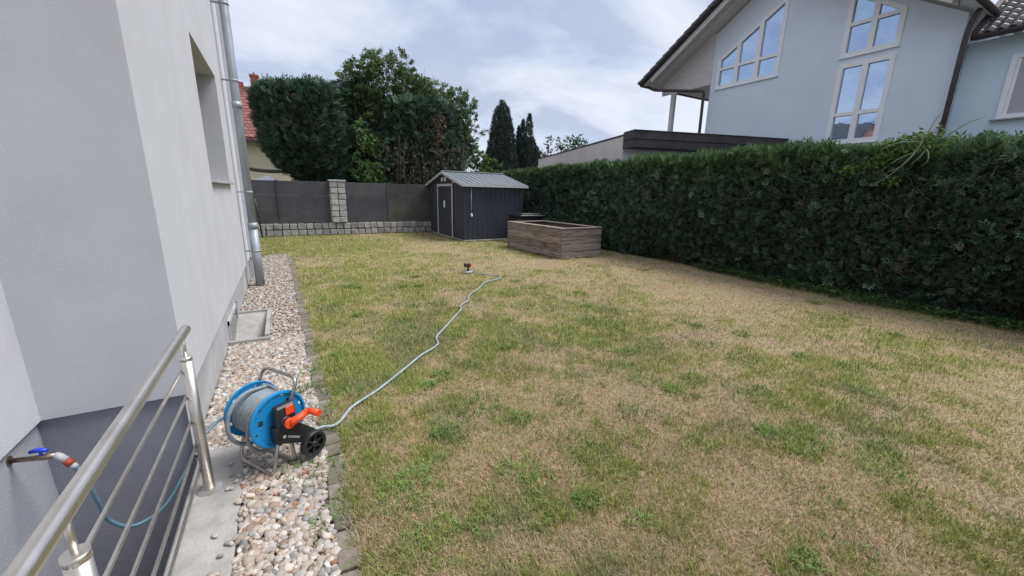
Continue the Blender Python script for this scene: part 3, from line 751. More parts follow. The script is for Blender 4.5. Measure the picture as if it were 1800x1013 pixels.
for j in range(6):
    a = 2 * PI * j / 6 + 0.3; c_, s2 = math.cos(a), math.sin(a)
    q = [(0.010 * c_ + w_ * -s2 * 0.006, 0.010 * s2 + w_ * c_ * 0.006) for w_ in (-1, 1)] + [((WR - 0.016) * c_ + w_ * -s2 * 0.005, (WR - 0.016) * s2 + w_ * c_ * 0.005) for w_ in (1, -1)]
    hb.prism(q, lambda p_, d: (WX + p_[0], d, WZ + p_[1]), -0.197, -0.176)
hb.lathe([(0.0, 0.0), (WR - 0.014, 0.0)], (WX, -0.176, WZ), (0, 1, 0), 32)
L_(hb, 'spokes', 'blackp', wheel)
ck = MB()
ck.tube([(0.0, -0.188, ZC), (0.0, -0.208, ZC)], 0.027, 22)
ck.tube([(0.0, -0.198, ZC), (0.055, -0.200, ZC + 0.004), (0.105, -0.202, ZC + 0.020)], [0.023, 0.020, 0.018], 14)
cko = L_(ck, 'crank', 'orange')
L_(MB().tube([(0.102, -0.196, ZC + 0.020), (0.112, -0.23, ZC + 0.020), (0.118, -0.275, ZC + 0.018)], [0.0165, 0.0170, 0.0190], 16), 'grip', 'orange', cko)
# maker's lettering on the bracket: small mark and word
tcu = bpy.data.curves.new('lettering', 'FONT'); tcu.body = 'GARDENA'; tcu.size = 0.0165; tcu.extrude = 0.0004; tcu.align_x = 'LEFT'
to = bpy.data.objects.new('lettering', tcu); C.objects.link(to)
bpy.context.view_layer.update()
tm = bpy.data.meshes.new_from_object(to.evaluated_get(bpy.context.evaluated_depsgraph_get()))
bpy.data.objects.remove(to)
tm.materials.clear(); tm.materials.append(M['lettering'])
lt = bpy.data.objects.new('lettering', tm); C.objects.link(lt); lt.parent = RE
lt.location = (-0.002, -0.1662, 0.205); lt.rotation_euler = (PI / 2, math.radians(32), 0)
L_(MB().lathe([(0.0, 0), (0.009, 0), (0.009, 0.001), (0.0, 0.001)], (-0.016, -0.1655, 0.218), (0, -1, 0), 14), 'emblem', 'lettering')

# ---- garden hose to the sprinkler
hp = [(-0.13, 2.36, 0.165), (-0.075, 2.42, 0.09), (-0.02, 2.49, 0.035), (0.03, 2.525, 0.024), (0.089, 2.54, 0.022), (0.15, 2.537, 0.014), (0.203, 2.583, 0.014), (0.277, 2.705, 0.016), (0.365, 2.782, 0.018), (0.483, 2.873, 0.018), (0.637, 3.021, 0.018), (0.824, 3.211, 0.018), (0.996, 3.389, 0.018), (1.134, 3.49, 0.018), (1.228, 3.593, 0.018), (1.28, 3.783, 0.018), (1.458, 4.017, 0.018), (1.714, 4.36, 0.018), (1.892, 4.599, 0.018), (1.96, 4.773, 0.018), (2.154, 4.969, 0.018), (2.282, 5.225, 0.018), (2.607, 5.57, 0.018), (2.887, 5.918, 0.018), (3.19, 6.056, 0.018), (3.349, 6.226, 0.018), (3.321, 6.384, 0.018), (3.15, 6.60, 0.020), (3.07, 6.82, 0.035)]
hp = [(x, y, z) for x, y, z in hp]
tag(MB().tube(catmull(hp, 7), 0.0098, 10).build('garden_hose', 'hose'), 'long pale grey-green hose winding across the lawn to the sprinkler', 'hose')
# ---- sprinkler
SP = thing('lawn_sprinkler', 'small black and orange sprinkler on a grey sled base on the lawn', 'sprinkler', (2.98, 6.87, 0))
b = MB()
for s_ in (-1, 1): b.tube([(2.98 - 0.13, 6.87 + s_ * 0.05, 0.022), (2.98 + 0.02, 6.87 + s_ * 0.06, 0.018), (2.98 + 0.11, 6.87 + s_ * 0.03, 0.022)], 0.009, 8)
b.bevbox(2.92, 3.05, 6.82, 6.92, 0.015, 0.035, 0.006)
b.build('base', 'grey_pl', SP)
MB().tube([(2.985, 6.87, 0.03), (2.985, 6.87, 0.075), (2.985, 6.87, 0.125)], [0.026, 0.018, 0.022], 14).build('stem', 'blackp', SP)
MB().bevbox(2.905, 2.985, 6.835, 6.905, 0.118, 0.192, 0.012).tube([(2.90, 6.87, 0.155), (2.925, 6.87, 0.155)], 0.020, 12).build('head', 'blackp', SP)
MB().bevbox(2.986, 3.040, 6.833, 6.907, 0.108, 0.190, 0.012).build('nozzle_ring', 'dark_red', SP)

# ================================================================== BACK FENCE
FY = 15.0
def cobble_mesh(seed):
    r = random.Random(seed); bm = bmesh.new(); bmesh.ops.create_cube(bm, size=1)
    bmesh.ops.bevel(bm, geom=bm.edges[:], offset=0.10, segments=1, affect='EDGES')
    for v in bm.verts: v.co += Vector((r.uniform(-.04, .04), r.uniform(-.05, .05), r.uniform(-.04, .04)))
    me = bpy.data.meshes.new('cobble'); bm.to_mesh(me); bm.free(); return me
CB = [cobble_mesh(i) for i in range(6)]; CB2 = [cobble_mesh(i + 20) for i in range(6)]
SW = thing('cobble_wall', 'low wall of two rows of grey granite cobbles under the fence', 'wall', (2.0, FY, 0))
MB().box(-3.0, 7.6, FY - 0.06, FY + 0.1, -0.03, 0.40).build('mortar_core', 'mortar', SW)
for row in range(2):
    x = -2.6 + 0.1 * row
    while x < 7.5:
        wd = random.uniform(0.205, 0.262)
        inst('cobble', random.choice(CB), 'granite', SW, (x + wd / 2 - 2.0, -0.055, 0.095 + row * 0.205 + random.uniform(-0.006, 0.006)),
             (random.choice((0, PI)), random.uniform(-0.03, 0.03), random.uniform(-0.05, 0.05)), (wd - 0.018, 0.14, 0.188))
        x += wd
PL = thing('cobble_pillar', 'pale grey granite cobble pillar between the dark fence panels', 'pillar', (1.69, FY, 0.41))
MB().box(1.47, 1.91, FY - 0.13, FY + 0.12, 0.41, 1.775).build('mortar_core', 'mortar', PL)
for rr_ in range(7):
    for cc_ in range(2):
        inst('cobble', random.choice(CB2), 'granite_b', PL, (-0.122 + cc_ * 0.245 + random.uniform(-.006, .006), -0.10, 0.097 + rr_ * 0.1945),
             (random.choice((0, PI)), random.uniform(-0.04, 0.04), random.uniform(-0.05, 0.05)), (0.232, 0.15, 0.180))
MB().bevbox(1.42, 1.96, FY - 0.20, FY + 0.16, 1.778, 1.83, 0.010).build('cap', 'capstone', PL)
FE = thing('panel_fence', 'dark grey panel fence closing the back of the garden', 'fence', (2.0, FY, 0.41))
for (a, b_, m_) in [(-3.0, -0.12, 'panel'), (-0.06, 1.44, 'panel'), (1.94, 3.34, 'panel'), (3.40, 4.95, 'panel_mossy'), (5.01, 7.5, 'panel_mossy')]:
    for q in range(3):
        MB().bevbox(a, b_, FY - 0.025, FY + 0.025, 0.415 + q * 0.448, 0.415 + (q + 1) * 0.448 - 0.004, 0.006).build('panel', m_, FE)
for x in (-0.09, 3.37, 4.98):
    MB().bevbox(x - 0.03, x + 0.03, FY - 0.05, FY + 0.05, 0.40, 1.78, 0.006).build('post', 'panel', FE)
tag(MB().tube([(-0.62, 14.55, -0.02), (-0.66, 14.55, 0.75), (-0.70, 14.55, 1.20)], 0.022, 8).build('stake', 'blackp'), 'thin dark stake standing before the fence beside the downpipe', 'stake')

# ================================================================== SHED
SH = thing('garden_shed', 'anthracite metal garden shed with grey ribbed gable roof', 'shed', (6.0, 13.25, 0))
sx0, sx1, sy0, sy1, ez, rz, ry = 4.93, 7.05, 11.60, 14.95, 1.74, 2.15, 13.25
def ribbed(y_or_x, a, b_, z0, z1, axis, out, pitch=0.17, dep=0.018):
    """corrugated sheet wall"""
    m = MB(); n_ = int((b_ - a) / pitch); prof = []
    for i in range(n_ + 1):
        s_ = a + (b_ - a) * i / n_
        prof += [(s_, 0), (s_ + pitch * 0.62, 0), (s_ + pitch * 0.72, dep), (s_ + pitch * 0.90, dep)]
    prof = [(min(p_[0], b_), p_[1]) for p_ in prof]
    for (p0, p1) in zip(prof[:-1], prof[1:]):
        if p1[0] - p0[0] < 1e-6: continue
        q = []
        for (s_, d_), zz in ((p0, z0), (p1, z0), (p1, None), (p0, None)):
            zt = z1(s_) if callable(z1) else z1
            z_ = zz if zz is not None else zt
            q.append((s_, y_or_x + out * d_, z_) if axis == 'x' else (y_or_x + out * d_, s_, z_))
        m.add(q, [(0, 1, 2, 3)])
    return m
gab = lambda y: rz - 0.03 - abs(y - ry) / (ry - sy0) * (rz - ez)
ribbed(sy0, sx0, sx1, 0.03, ez - 0.02, 'x', -1).build('side_wall', 'shed', SH)
ribbed(sx0, sy0, sy1, 0.03, gab, 'y', -1, 0.19, 0.010).build('gable_wall', 'shed', SH)
MB().box(sx0 + 0.02, sx1, sy1 - 0.02, sy1, 0.03, ez - 0.02).box(sx1 - 0.02, sx1, sy0 + 0.02, sy1 - 0.03, 0.03, ez - 0.02).build('rear_wall', 'shed', SH)
for y_ in (sy0, sy1): MB().box(sx0 - 0.022, sx0 + 0.03, y_ - 0.024, y_ + 0.024, 0.03, ez - 0.03).build('corner_post', 'shed', SH)
MB().bevbox(sx0 - 0.05, sx1 + 0.05, sy0 - 0.07, sy1, -0.03, 0.032, 0.008).build('base_slab', 'concrete', SH)
rx0, rx1, ov = 4.80, 7.16, 0.13
for s_ in (-1, 1):
    ye_ = ry + s_ * (ry - sy0 + ov); ze_ = ez - 0.01
    rp = MB().prism([(ry, rz), (ye_, ze_), (ye_, ze_ + 0.025), (ry, rz + 0.025)], lambda q, d: (d, q[0], q[1]), rx0, rx1).build('roof', 'shed_roof', SH)
    nse = 13
    for i in range(nse):
        x = rx0 + 0.03 + (rx1 - rx0 - 0.06) * i / (nse - 1)
        MB().prism([(ry, rz + 0.024), (ye_, ze_ + 0.024), (ye_, ze_ + 0.040), (ry, rz + 0.040)], lambda q, d: (d, q[0], q[1]), x - 0.013, x + 0.013).build('seam', 'shed_roof', rp)
    MB().prism([(ry, rz - 0.04), (ye_, ze_ - 0.045), (ye_, ze_ + 0.03), (ry, rz + 0.035)], lambda q, d: (d, q[0], q[1]), rx0 - 0.022, rx0 - 0.002).build('verge_trim', 'shed_trim', SH)
    MB().box(rx0, rx1, min(ye_, ye_ + s_ * 0.02), max(ye_, ye_ + s_ * 0.02), ze_ - 0.05, ze_ + 0.028).build('eave_trim', 'shed_trim', SH)
MB().bevbox(rx0 - 0.02, rx1, ry - 0.06, ry + 0.06, rz + 0.030, rz + 0.060, 0.01).build('ridge_cap', 'shed_roof', SH)
dx_ = sx0 - 0.035
door = MB().box(dx_ - 0.002, dx_ + 0.012, 12.58, 13.90, 0.06, 1.70)
for q in range(4):
    door.bevbox(dx_ - 0.008, dx_, 12.62 + q * 0.32, 12.90 + q * 0.32, 0.12, 1.64, 0.004)
do = door.build('door', 'shed', SH)
MB().bevbox(dx_ - 0.03, dx_ - 0.009, 13.18, 13.30, 0.98, 1.22, 0.006).build('handle', 'white', do)
fr = MB().box(dx_ - 0.014, dx_ + 0.005, 13.90, 13.985, 0.03, 1.775).box(dx_ - 0.014, dx_ + 0.005, 12.50, 12.58, 0.03, 1.775).box(dx_ - 0.014, dx_ + 0.005, 12.58, 13.90, 1.70, 1.775)
fr.build('door_frame', 'shed_trim', SH)
MB().box(dx_ - 0.014, dx_ + 0.005, 12.02, 12.50, 1.805, 1.85).build('door_track', 'shed_trim', SH)
for yv in (13.17, 13.47):
    v_ = MB().bevbox(dx_ - 0.012, dx_ + 0.01, yv - 0.085, yv + 0.085, 1.865, 1.995, 0.004).build('vent', 'white', SH)
    for q in range(3): MB().box(dx_ - 0.018, dx_ - 0.0125, yv - 0.07, yv + 0.07, 1.885 + q * 0.035, 1.898 + q * 0.035).build('slat', 'shed_trim', v_)
MB().tube([(5.14, sy0 - 0.045, 1.66), (5.14, sy0 - 0.045, 0.82)], 0.016, 8).build('pole', 'zinc', SH)
MB().tube([(5.14, sy0 - 0.05, 0.86), (5.15, sy0 - 0.06, 0.80), (5.16, sy0 - 0.06, 0.76)], [0.02, 0.034, 0.02], 10).build('pole_end', 'white', SH)

# ---- compost bin between shed and hedge
CO = thing('compost_bin', 'low black compost bin with flat lid between shed and raised bed', 'compost bin', (6.75, 10.9, 0))
MB().bevbox(6.33, 7.18, 10.5, 11.25, -0.02, 0.80, 0.02).build('body', 'blackp', CO)
MB().bevbox(6.29, 7.22, 10.45, 11.29, 0.802, 0.86, 0.015).bevbox(6.40, 7.10, 10.55, 11.18, 0.858, 0.90, 0.012).build('lid', 'blackp', CO)
for q in range(3): MB().box(6.34, 7.17, 10.485, 10.505, 0.15 + q * 0.2, 0.18 + q * 0.2).build('rib', 'blackp', CO)

# ---- raised bed
BD = thing('raised_bed', 'weathered grey wooden raised bed filled with soil by the hedge', 'raised bed', (6.245, 8.75, 0), math.radians(2.0))
hx_, hy_, hh = 0.605, 1.22, 0.715
for q in range(4):
    z0 = -0.03 + q * 0.183 + (0.0 if q else 0.0); z1 = z0 + 0.1785
    j = lambda: random.uniform(-0.007, 0.007)
    for s_ in (-1, 1):
        MB().bevbox(s_ * hx_ - 0.022 + j(), s_ * hx_ + 0.022 + j(), -hy_ + 0.02, hy_ - 0.02, z0, z1, 0.006).build('plank', 'wood', BD, world=False)
    for s_ in (-1, 1):
        o = MB().bevbox(-hx_ - 0.03, hx_ + 0.03, -0.022 + j(), 0.022 + j(), z0, z1, 0.006).build('plank', 'wood_x_shaded', BD, world=False)
        o.location = (0, s_ * hy_, 0)
for sx_ in (-1, 1):
    for sy_ in (-1, 1):
        MB().box(sx_ * (hx_ - 0.075) - 0.045, sx_ * (hx_ - 0.075) + 0.045, sy_ * (hy_ - 0.075) - 0.045, sy_ * (hy_ - 0.075) + 0.045, 0, 0.69).build('corner_post', 'wood', BD, world=False)
for s_ in (-1, 1):
    MB().bevbox(s_ * (hx_ - 0.045) - 0.075, s_ * (hx_ - 0.045) + 0.075, -hy_ - 0.03, hy_ + 0.03, 0.706, 0.732, 0.005).build('rim_board', 'wood', BD, world=False)
    MB().bevbox(-hx_ + 0.032, hx_ - 0.032, s_ * (hy_ - 0.045) - 0.075, s_ * (hy_ - 0.045) + 0.075, 0.704, 0.729, 0.005).build('rim_board', 'wood_x_shaded', BD, world=False)
MB().box(-hx_ + 0.03, hx_ - 0.03, -hy_ + 0.03, hy_ - 0.03, 0.0, 0.55).build('soil', 'soil', BD, world=False)

# ================================================================== CONIFER HEDGE
HG = thing('conifer_hedge', 'tall dark green clipped conifer hedge along the right side of the lawn', 'hedge', (8.3, 6.0, 0))
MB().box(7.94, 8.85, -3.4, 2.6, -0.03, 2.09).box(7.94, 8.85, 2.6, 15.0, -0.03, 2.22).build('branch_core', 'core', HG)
r = np.random.default_rng(51)
def hedge_pts(n, face):
    y = r.uniform(-3.5, 15.1, n)
    if face == 'front':
        z = r.uniform(0.0, 2.36, n); z = z * (1 - 0.055 * np.clip((4.0 - y) / 2.5, 0, 1))
        bulge = 0.16 * (fbm(y * 1.3, z * 1.5, 5, 3) - 0.5) * 2 + 0.10 * (fbm(y * 4.5, z * 4.5, 15, 2) - 0.5) * 2
        x = 7.78 - bulge + 0.10 * np.clip(z - 1.9, 0, 1) + r.exponential(0.05, n)
        under = np.clip(0.35 - z, 0, 1) * 0.5
        x = x + under
        nrm = np.tile(np.array([[-0.9, 0, 0.35]]), (n, 1))
    elif face == 'top':
        x = r.uniform(7.78, 8.95, n)
        z = 2.30 + 0.16 * (fbm(y * 1.1, x * 1.3, 8, 3) - 0.5) * 2 + 0.10 * (fbm(y * 5, x * 5, 18, 2) - 0.5) * 2 - r.exponential(0.04, n) - 0.10 * np.clip(y - 11, 0, 3) / 3 - 0.13 * np.clip((4.0 - y) / 2.5, 0, 1)
        nrm = np.tile(np.array([[-0.15, 0, 1.0]]), (n, 1))
    else:
        z = r.uniform(0.0, 2.3, n); x = 8.95 - r.exponential(0.06, n)
        nrm = np.tile(np.array([[0.9, 0, 0.3]]), (n, 1))
    return np.stack([x, y, z], 1), nrm + r.normal(0, 0.48, (n, 3))
PF, DF = hedge_pts(48000, 'front'); PT, DT = hedge_pts(17500, 'top'); PB, DB = hedge_pts(2500, 'back')
P_ = np.concatenate([PF, PT, PB]); D_ = np.concatenate([DF, DT, DB])
n = len(P_)
old = [(0.076, 0.132, 0.092), (0.098, 0.16, 0.102), (0.056, 0.097, 0.076), (0.145, 0.20, 0.135), (0.15, 0.13, 0.10)]
cf = pick_cols(n, old, [4, 4, 3, 1.5, 0.9], 52)
fresh = np.array([(0.10, 0.17, 0.065)])
k_ = np.clip((P_[:, 2] - 1.75 + 0.5 * (fbm(P_[:, 1] * 1.2, P_[:, 2] * 2, 61, 3) - 0.5)) / 0.5, 0, 1)[:, None] * r.uniform(0.3, 1, (n, 1))
cf = cf * (1 - k_) + fresh * k_
zone = (0.65 + 0.75 * fbm(P_[:, 1] * 0.9, P_[:, 2] * 1.3, 64, 4))[:, None]; cf = cf * zone
far_ = np.clip((P_[:, 1] - 12.4) / 1.5, 0, 1)[:, None] * r.uniform(0, 0.8, (n, 1)); cf = cf * (1 - far_) + np.array([(0.13, 0.14, 0.08)]) * far_
foliage('foliage', P_, D_, r.gamma(9, 0.0125, n).clip(0.06, 0.22), cf, 'conifer', HG, jit=0.38, seed=53)
# upright fresh shoots along the top
n = 900
y = r.uniform(-3.4, 15, n); x = r.uniform(7.78, 8.6, n)
z = 2.27 + 0.16 * (fbm(y * 1.1, x * 1.3, 8, 3) - 0.5) * 2 - 0.10 * np.clip(y - 11, 0, 3) / 3 - 0.13 * np.clip((4.0 - y) / 2.5, 0, 1)
D_ = np.stack([r.normal(0, 0.3, n), r.normal(0, 0.35, n), np.ones(n)], 1)
foliage('shoots', np.stack([x, y, z], 1), D_, r.uniform(0.12, 0.30, n), np.tile(np.array([(0.11, 0.18, 0.075)]), (n, 1)), 'conifer', HG, jit=0.25, seed=54)
st_ = MB()
for i in range(46):
    y = -3.2 + i * 0.4 + random.uniform(-.1, .1); x = 8.3 + random.uniform(-.12, .1)
    st_.tube([(x, y, -0.03), (x + random.uniform(-.05, .05), y, 0.9), (x, y + random.uniform(-.1, .1), 2.0)], [0.035, 0.025, 0.012], 6)
stuff(st_.build('stems', 'bark', HG))
tw_ = MB()
for i in range(420):
    y = random.uniform(-2.5, 14); z = random.uniform(0.25, 2.2); x = 7.80 + random.uniform(-0.10, 0.05)
    dv = Vector((random.uniform(-0.12, 0.0), random.gauss(0, 0.16), random.uniform(-0.02, 0.22)))
    tw_.tube([Vector((x + 0.1, y, z)), Vector((x, y, z)) + dv * 0.5, Vector((x, y, z)) + dv], [0.006, 0.004, 0.002], 4, caps=False)
stuff(tw_.build('twigs', 'twig', HG))

# ---- ground cover creeping out at the hedge foot
n = 11000
y = r.uniform(-2.5, 5.2, n); wd_ = 0.22 + 0.42 * fbm(y * 1.3, y * 0 + 3, 71, 3) * np.clip((5.4 - y) / 2.2, 0.15, 1)
x = 7.86 - r.uniform(0, 1, n) ** 1.3 * wd_ * 1.2
z = r.uniform(0.0, 0.10, n) * (0.5 + fbm(x * 3, y * 3, 72, 2)) + 0.01
D_ = np.stack([r.normal(-0.3, 0.7, n), r.normal(0, 0.7, n), r.uniform(0.1, 0.8, n)], 1)
cf = pick_cols(n, [(0.07, 0.14, 0.045), (0.055, 0.11, 0.04), (0.095, 0.17, 0.055), (0.045, 0.08, 0.035)], [3, 3, 1.5, 2], 73)
stuff(tag(foliage('ground_cover', np.stack([x, y, z], 1), D_, r.uniform(0.03, 0.065, n), cf, 'leaf', None, 'leaf', 0.25, 74), 'low green leafy ground cover along the foot of the hedge', 'ground cover'))

# ---- climber hanging over the hedge
VI = thing('climbing_vine', 'pale yellow-green climbing vine with curling tendrils hanging over the hedge', 'vine', (7.72, 2.3, 1.68))
vp, vd = [], []
def vine_run(pts, nl, spread):
    c_ = catmull(pts, 10)
    for i in range(nl):
        q = random.choice(c_)
        vp.append((q.x + random.gauss(0, spread) * 0.6, q.y + random.gauss(0, spread), q.z + random.gauss(0, spread * 0.6)))
        vd.append((-0.4 + random.gauss(0, 0.5), random.gauss(0, 0.7), random.gauss(-0.1, 0.5)))
vine_run([(7.68, 2.95, 1.92), (7.66, 2.70, 2.05), (7.66, 2.45, 2.18), (7.72, 2.20, 2.30)], 420, 0.08)
vine_run([(7.76, 2.62, 2.30), (7.74, 2.35, 2.36), (7.78, 2.05, 2.40)], 300, 0.07)
vine_run([(7.68, 2.42, 2.20), (7.64, 2.20, 2.22), (7.68, 1.98, 2.26)], 170, 0.05)
vine_run([(7.61, 2.42, 1.78), (7.62, 2.32, 1.74)], 46, 0.04)
vp, vd = np.array(vp), np.array(vd); n = len(vp)
foliage('leaves', vp, vd, RNG.uniform(0.035, 0.075, n), pick_cols(n, [(0.13, 0.20, 0.045), (0.18, 0.25, 0.07), (0.09, 0.15, 0.04)], [3, 2, 2], 81), 'leaf', VI, 'leaf', 0.2, 82)
tend = [[(7.66, 2.16, 2.42), (7.58, 2.18, 2.20), (7.56, 2.28, 2.00), (7.58, 2.45, 1.90)], [(7.64, 2.16, 2.30), (7.56, 2.24, 2.08), (7.54, 2.38, 1.88), (7.58, 2.58, 1.72)],
        [(7.66, 2.14, 2.22), (7.55, 2.06, 2.15), (7.54, 2.04, 2.04), (7.60, 2.10, 1.98)], [(7.66, 2.12, 2.20), (7.56, 2.13, 2.10), (7.55, 2.20, 2.0)],
        [(7.64, 2.18, 2.30), (7.56, 2.38, 2.30), (7.58, 2.58, 2.22)], [(7.68, 2.05, 2.32), (7.61, 1.86, 2.34), (7.59, 1.80, 2.26), (7.62, 1.82, 2.21)],
        [(7.68, 2.15, 2.3), (7.66, 2.12, 2.5), (7.68, 2.06, 2.66)], [(7.66, 2.2, 2.18), (7.56, 2.32, 2.10), (7.56, 2.42, 2.02)], [(7.70, 1.95, 2.36), (7.66, 1.80, 2.48), (7.66, 1.66, 2.54)]]
tb = MB()
for t_ in tend: tb.tube(catmull(t_, 7), [0.009 - 0.0055 * i / (len(t_) * 7 - 7) for i in range((len(t_) - 1) * 7 + 1)], 6)
tb.build('tendrils', 'tendril', VI)

# ================================================================== TREES
def crown_pts(fn_inside, box, n, seed, shell=0.0):
    rr = np.random.default_rng(seed); out = np.zeros((0, 3)); lo_, hi_ = np.array(box[0]), np.array(box[1])
    while len(out) < n:
        q = rr.uniform(lo_, hi_, (n * 2, 3)); out = np.concatenate([out, q[fn_inside(q)]])
    return out[:n]
def profile_tree(name, label, loc, prof, n, size, cols, wts, seed, depth=1.0, trunk_r=0.10, lump=0.25, group=None, upright=0.7, flatten=None, stems=1, trunk_top=0.9, m='conifer', kind='spray'):
    """prof: list of (z, x_left, x_right) about the trunk; dense clipped/columnar crown with sprays near the surface"""
    T = thing(name, label, 'tree', loc, 0, group)
    rr = np.random.default_rng(seed)
    zs = np.array([p_[0] for p_ in prof]); xl = np.array([p_[1] for p_ in prof]); xr2 = np.array([p_[2] for p_ in prof])
    z = rr.choice(np.linspace(zs[0], zs[-1], 400), n, p=(lambda w_: w_ / w_.sum())(np.interp(np.linspace(zs[0], zs[-1], 400), zs, xr2 - xl) + 0.12))
    z = z + rr.uniform(-0.01, 0.01, n)
    a = rr.uniform(0, 2 * PI, n)
    c_ = (np.interp(z, zs, xl) + np.interp(z, zs, xr2)) / 2; h_ = (np.interp(z, zs, xr2) - np.interp(z, zs, xl)) / 2
    lum = 1 + lump * (fbm(a * 1.9 + seed, z * 1.6, seed, 3) - 0.5) * 2 + 0.6 * lump * (fbm(a * 6 + seed, z * 5, seed + 9, 2) - 0.5) * 2
    rad = (1.03 - 0.24 * rr.exponential(0.6, n)).clip(0.2, 1.08) * lum
    x = c_ + h_ * rad * np.cos(a); y = depth * np.minimum(h_, 1.6) * rad * np.sin(a)
    pos = np.stack([x, y, z], 1) + np.array(loc)
    d = np.stack([np.cos(a), np.sin(a), np.full(n, upright)], 1) + rr.normal(0, 0.45, (n, 3))
    cc_ = pick_cols(n, cols, wts, seed + 1)
    foliage('crown', pos, d, rr.uniform(size * 0.65, size * 1.4, n), cc_, m, T, kind, 0.28, seed + 2)
    # dark branch mass inside
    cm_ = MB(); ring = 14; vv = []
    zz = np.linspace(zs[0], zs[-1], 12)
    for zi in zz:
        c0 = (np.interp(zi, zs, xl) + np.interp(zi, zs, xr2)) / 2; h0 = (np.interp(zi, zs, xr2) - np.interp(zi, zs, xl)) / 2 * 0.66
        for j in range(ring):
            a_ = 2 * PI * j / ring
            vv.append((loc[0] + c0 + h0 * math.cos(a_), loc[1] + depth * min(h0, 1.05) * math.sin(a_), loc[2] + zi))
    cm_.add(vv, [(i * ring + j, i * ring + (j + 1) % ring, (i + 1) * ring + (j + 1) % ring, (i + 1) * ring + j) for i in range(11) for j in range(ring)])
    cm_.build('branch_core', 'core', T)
    for s_ in range(stems):
        ox = 0 if stems == 1 else random.uniform(-0.5, 0.5)
        MB().tube([(loc[0] + ox * 0.5, loc[1] - 0.35, -0.05), (loc[0] + ox * 0.8, loc[1] - 0.05, zs[-1] * 0.4), (loc[0] + ox, loc[1], zs[-1] * trunk_top)], [trunk_r, trunk_r * 0.7, 0.02], 8).build('trunk', 'bark', T)
    return T
DARK = [(0.082, 0.14, 0.098), (0.105, 0.17, 0.108), (0.062, 0.105, 0.080), (0.14, 0.19, 0.13), (0.14, 0.12, 0.09)]
profile_tree('thuja_tree', 'dense dark thuja leaning over the fence with tapering brown base, leftmost', (0.9, 17.0, 0),
             [(1.5, 0.25, 1.1), (2.0, -0.35, 1.4), (2.4, -0.95, 1.5), (3.0, -1.2, 1.55), (3.8, -1.30, 1.55), (4.6, -1.28, 1.5), (4.80, -1.20, 1.45), (4.95, -1.0, 1.4), (5.02, -0.6, 1.3), (5.08, 0.3, 1.0)],
             9500, 0.24, DARK, [4, 4, 3, 1.2, 0.8], 101, 0.75, 0.12, 0.15, 'thujas behind the fence', 0.35, stems=3)
profile_tree('thuja_tree', 'dark thuja behind the left half of the shed with browned bare lower stems', (5.2, 17.0, 0),
             [(1.3, -1.9, 1.9), (2.6, -2.1, 2.1), (3.4, -2.2, 2.1), (4.0, -2.1, 2.0), (4.5, -1.8, 1.75), (4.9, -1.3, 1.4), (5.15, -0.6, 0.9)],
             9500, 0.24, DARK + [(0.13, 0.095, 0.07)], [4, 4, 3, 1.2, 0.8, 0.8], 111, 0.5, 0.13, 0.24, 'thujas behind the fence', 0.2, stems=4)
profile_tree('thuja_tree', 'shaded thuja behind the cobble pillar, between the two larger thujas', (2.75, 17.1, 0),
             [(1.4, -1.1, 1.1), (2.6, -1.15, 1.15), (3.6, -1.1, 1.1), (4.5, -1.05, 1.0), (5.2, -0.8, 0.8), (5.45, -0.4, 0.4)],
             4200, 0.20, DARK, [4, 4, 3, 1.2, 0.8], 121, 0.6, 0.12, 0.12, 'thujas behind the fence', 0.3, stems=2)
for (T_, xa, xb, yc, zf, sd2) in ((bpy.data.objects['thuja_tree'], -0.2, 1.9, 17.0, lambda x: 4.85 + 0.12 * x, 301), (bpy.data.objects['thuja_tree.001'], 3.6, 6.9, 17.0, lambda x: 5.0 - 0.12 * (x - 5.4) ** 2, 302)):
    rq = np.random.default_rng(sd2); n_ = 130
    x = rq.uniform(xa, xb, n_); zb_ = np.array([zf(q) for q in x])
    foliage('shoots', np.stack([x, yc + rq.uniform(-0.8, 0.5, n_), zb_ + rq.uniform(-0.25, 0.05, n_)], 1), np.stack([rq.normal(0, .35, n_), rq.normal(0, .3, n_), np.ones(n_)], 1), rq.uniform(0.2, 0.5, n_), pick_cols(n_, DARK[:4], [1, 2, 1, 2], sd2), 'conifer', T_, jit=0.25, seed=sd2)
# bare stems and dead sprays seen below the right thuja
DS = thing('dead_stems', 'thicket of bare brown stems under the dark thuja left of the shed', 'shrub', (5.2, 16.1, 0))
db = MB()
for i in range(44):
    x = random.uniform(3.9, 7.0); h = random.uniform(2.0, 3.7); y = random.uniform(15.85, 16.3)
    db.tube([(x, y, 0.2), (x + random.gauss(0, 0.12), y + random.gauss(0, .05), h * 0.6), (x + random.gauss(0, 0.25), y + random.gauss(0, 0.08), h)], [0.011, 0.008, 0.004], 5)
stuff(db.build('stem', 'bark', DS))
n = 900
xx = RNG.uniform(3.4, 7.0, n); zz = RNG.uniform(1.7, 3.3, n)
pos = np.stack([xx, RNG.uniform(15.95, 16.4, n), zz], 1)
xx2 = RNG.normal(5.7, 0.16, 260); pos2 = np.stack([xx2, RNG.uniform(15.95, 16.15, 260), RNG.uniform(3.0, 4.5, 260)], 1)
pos = np.concatenate([pos, pos2]); n = len(pos)
cc_ = np.concatenate([pick_cols(900, [(0.13, 0.105, 0.085), (0.09, 0.08, 0.065), (0.07, 0.095, 0.06)], [2, 2, 2], 131), pick_cols(260, [(0.15, 0.105, 0.075), (0.09, 0.09, 0.06)], [2, 1], 132)])
foliage('dry_sprays', pos, np.stack([RNG.normal(0, .5, n), RNG.normal(-.3, .3, n), RNG.normal(-0.5, .5, n)], 1), RNG.uniform(0.08, 0.18, n), cc_, 'conifer', DS, jit=0.25, seed=133)

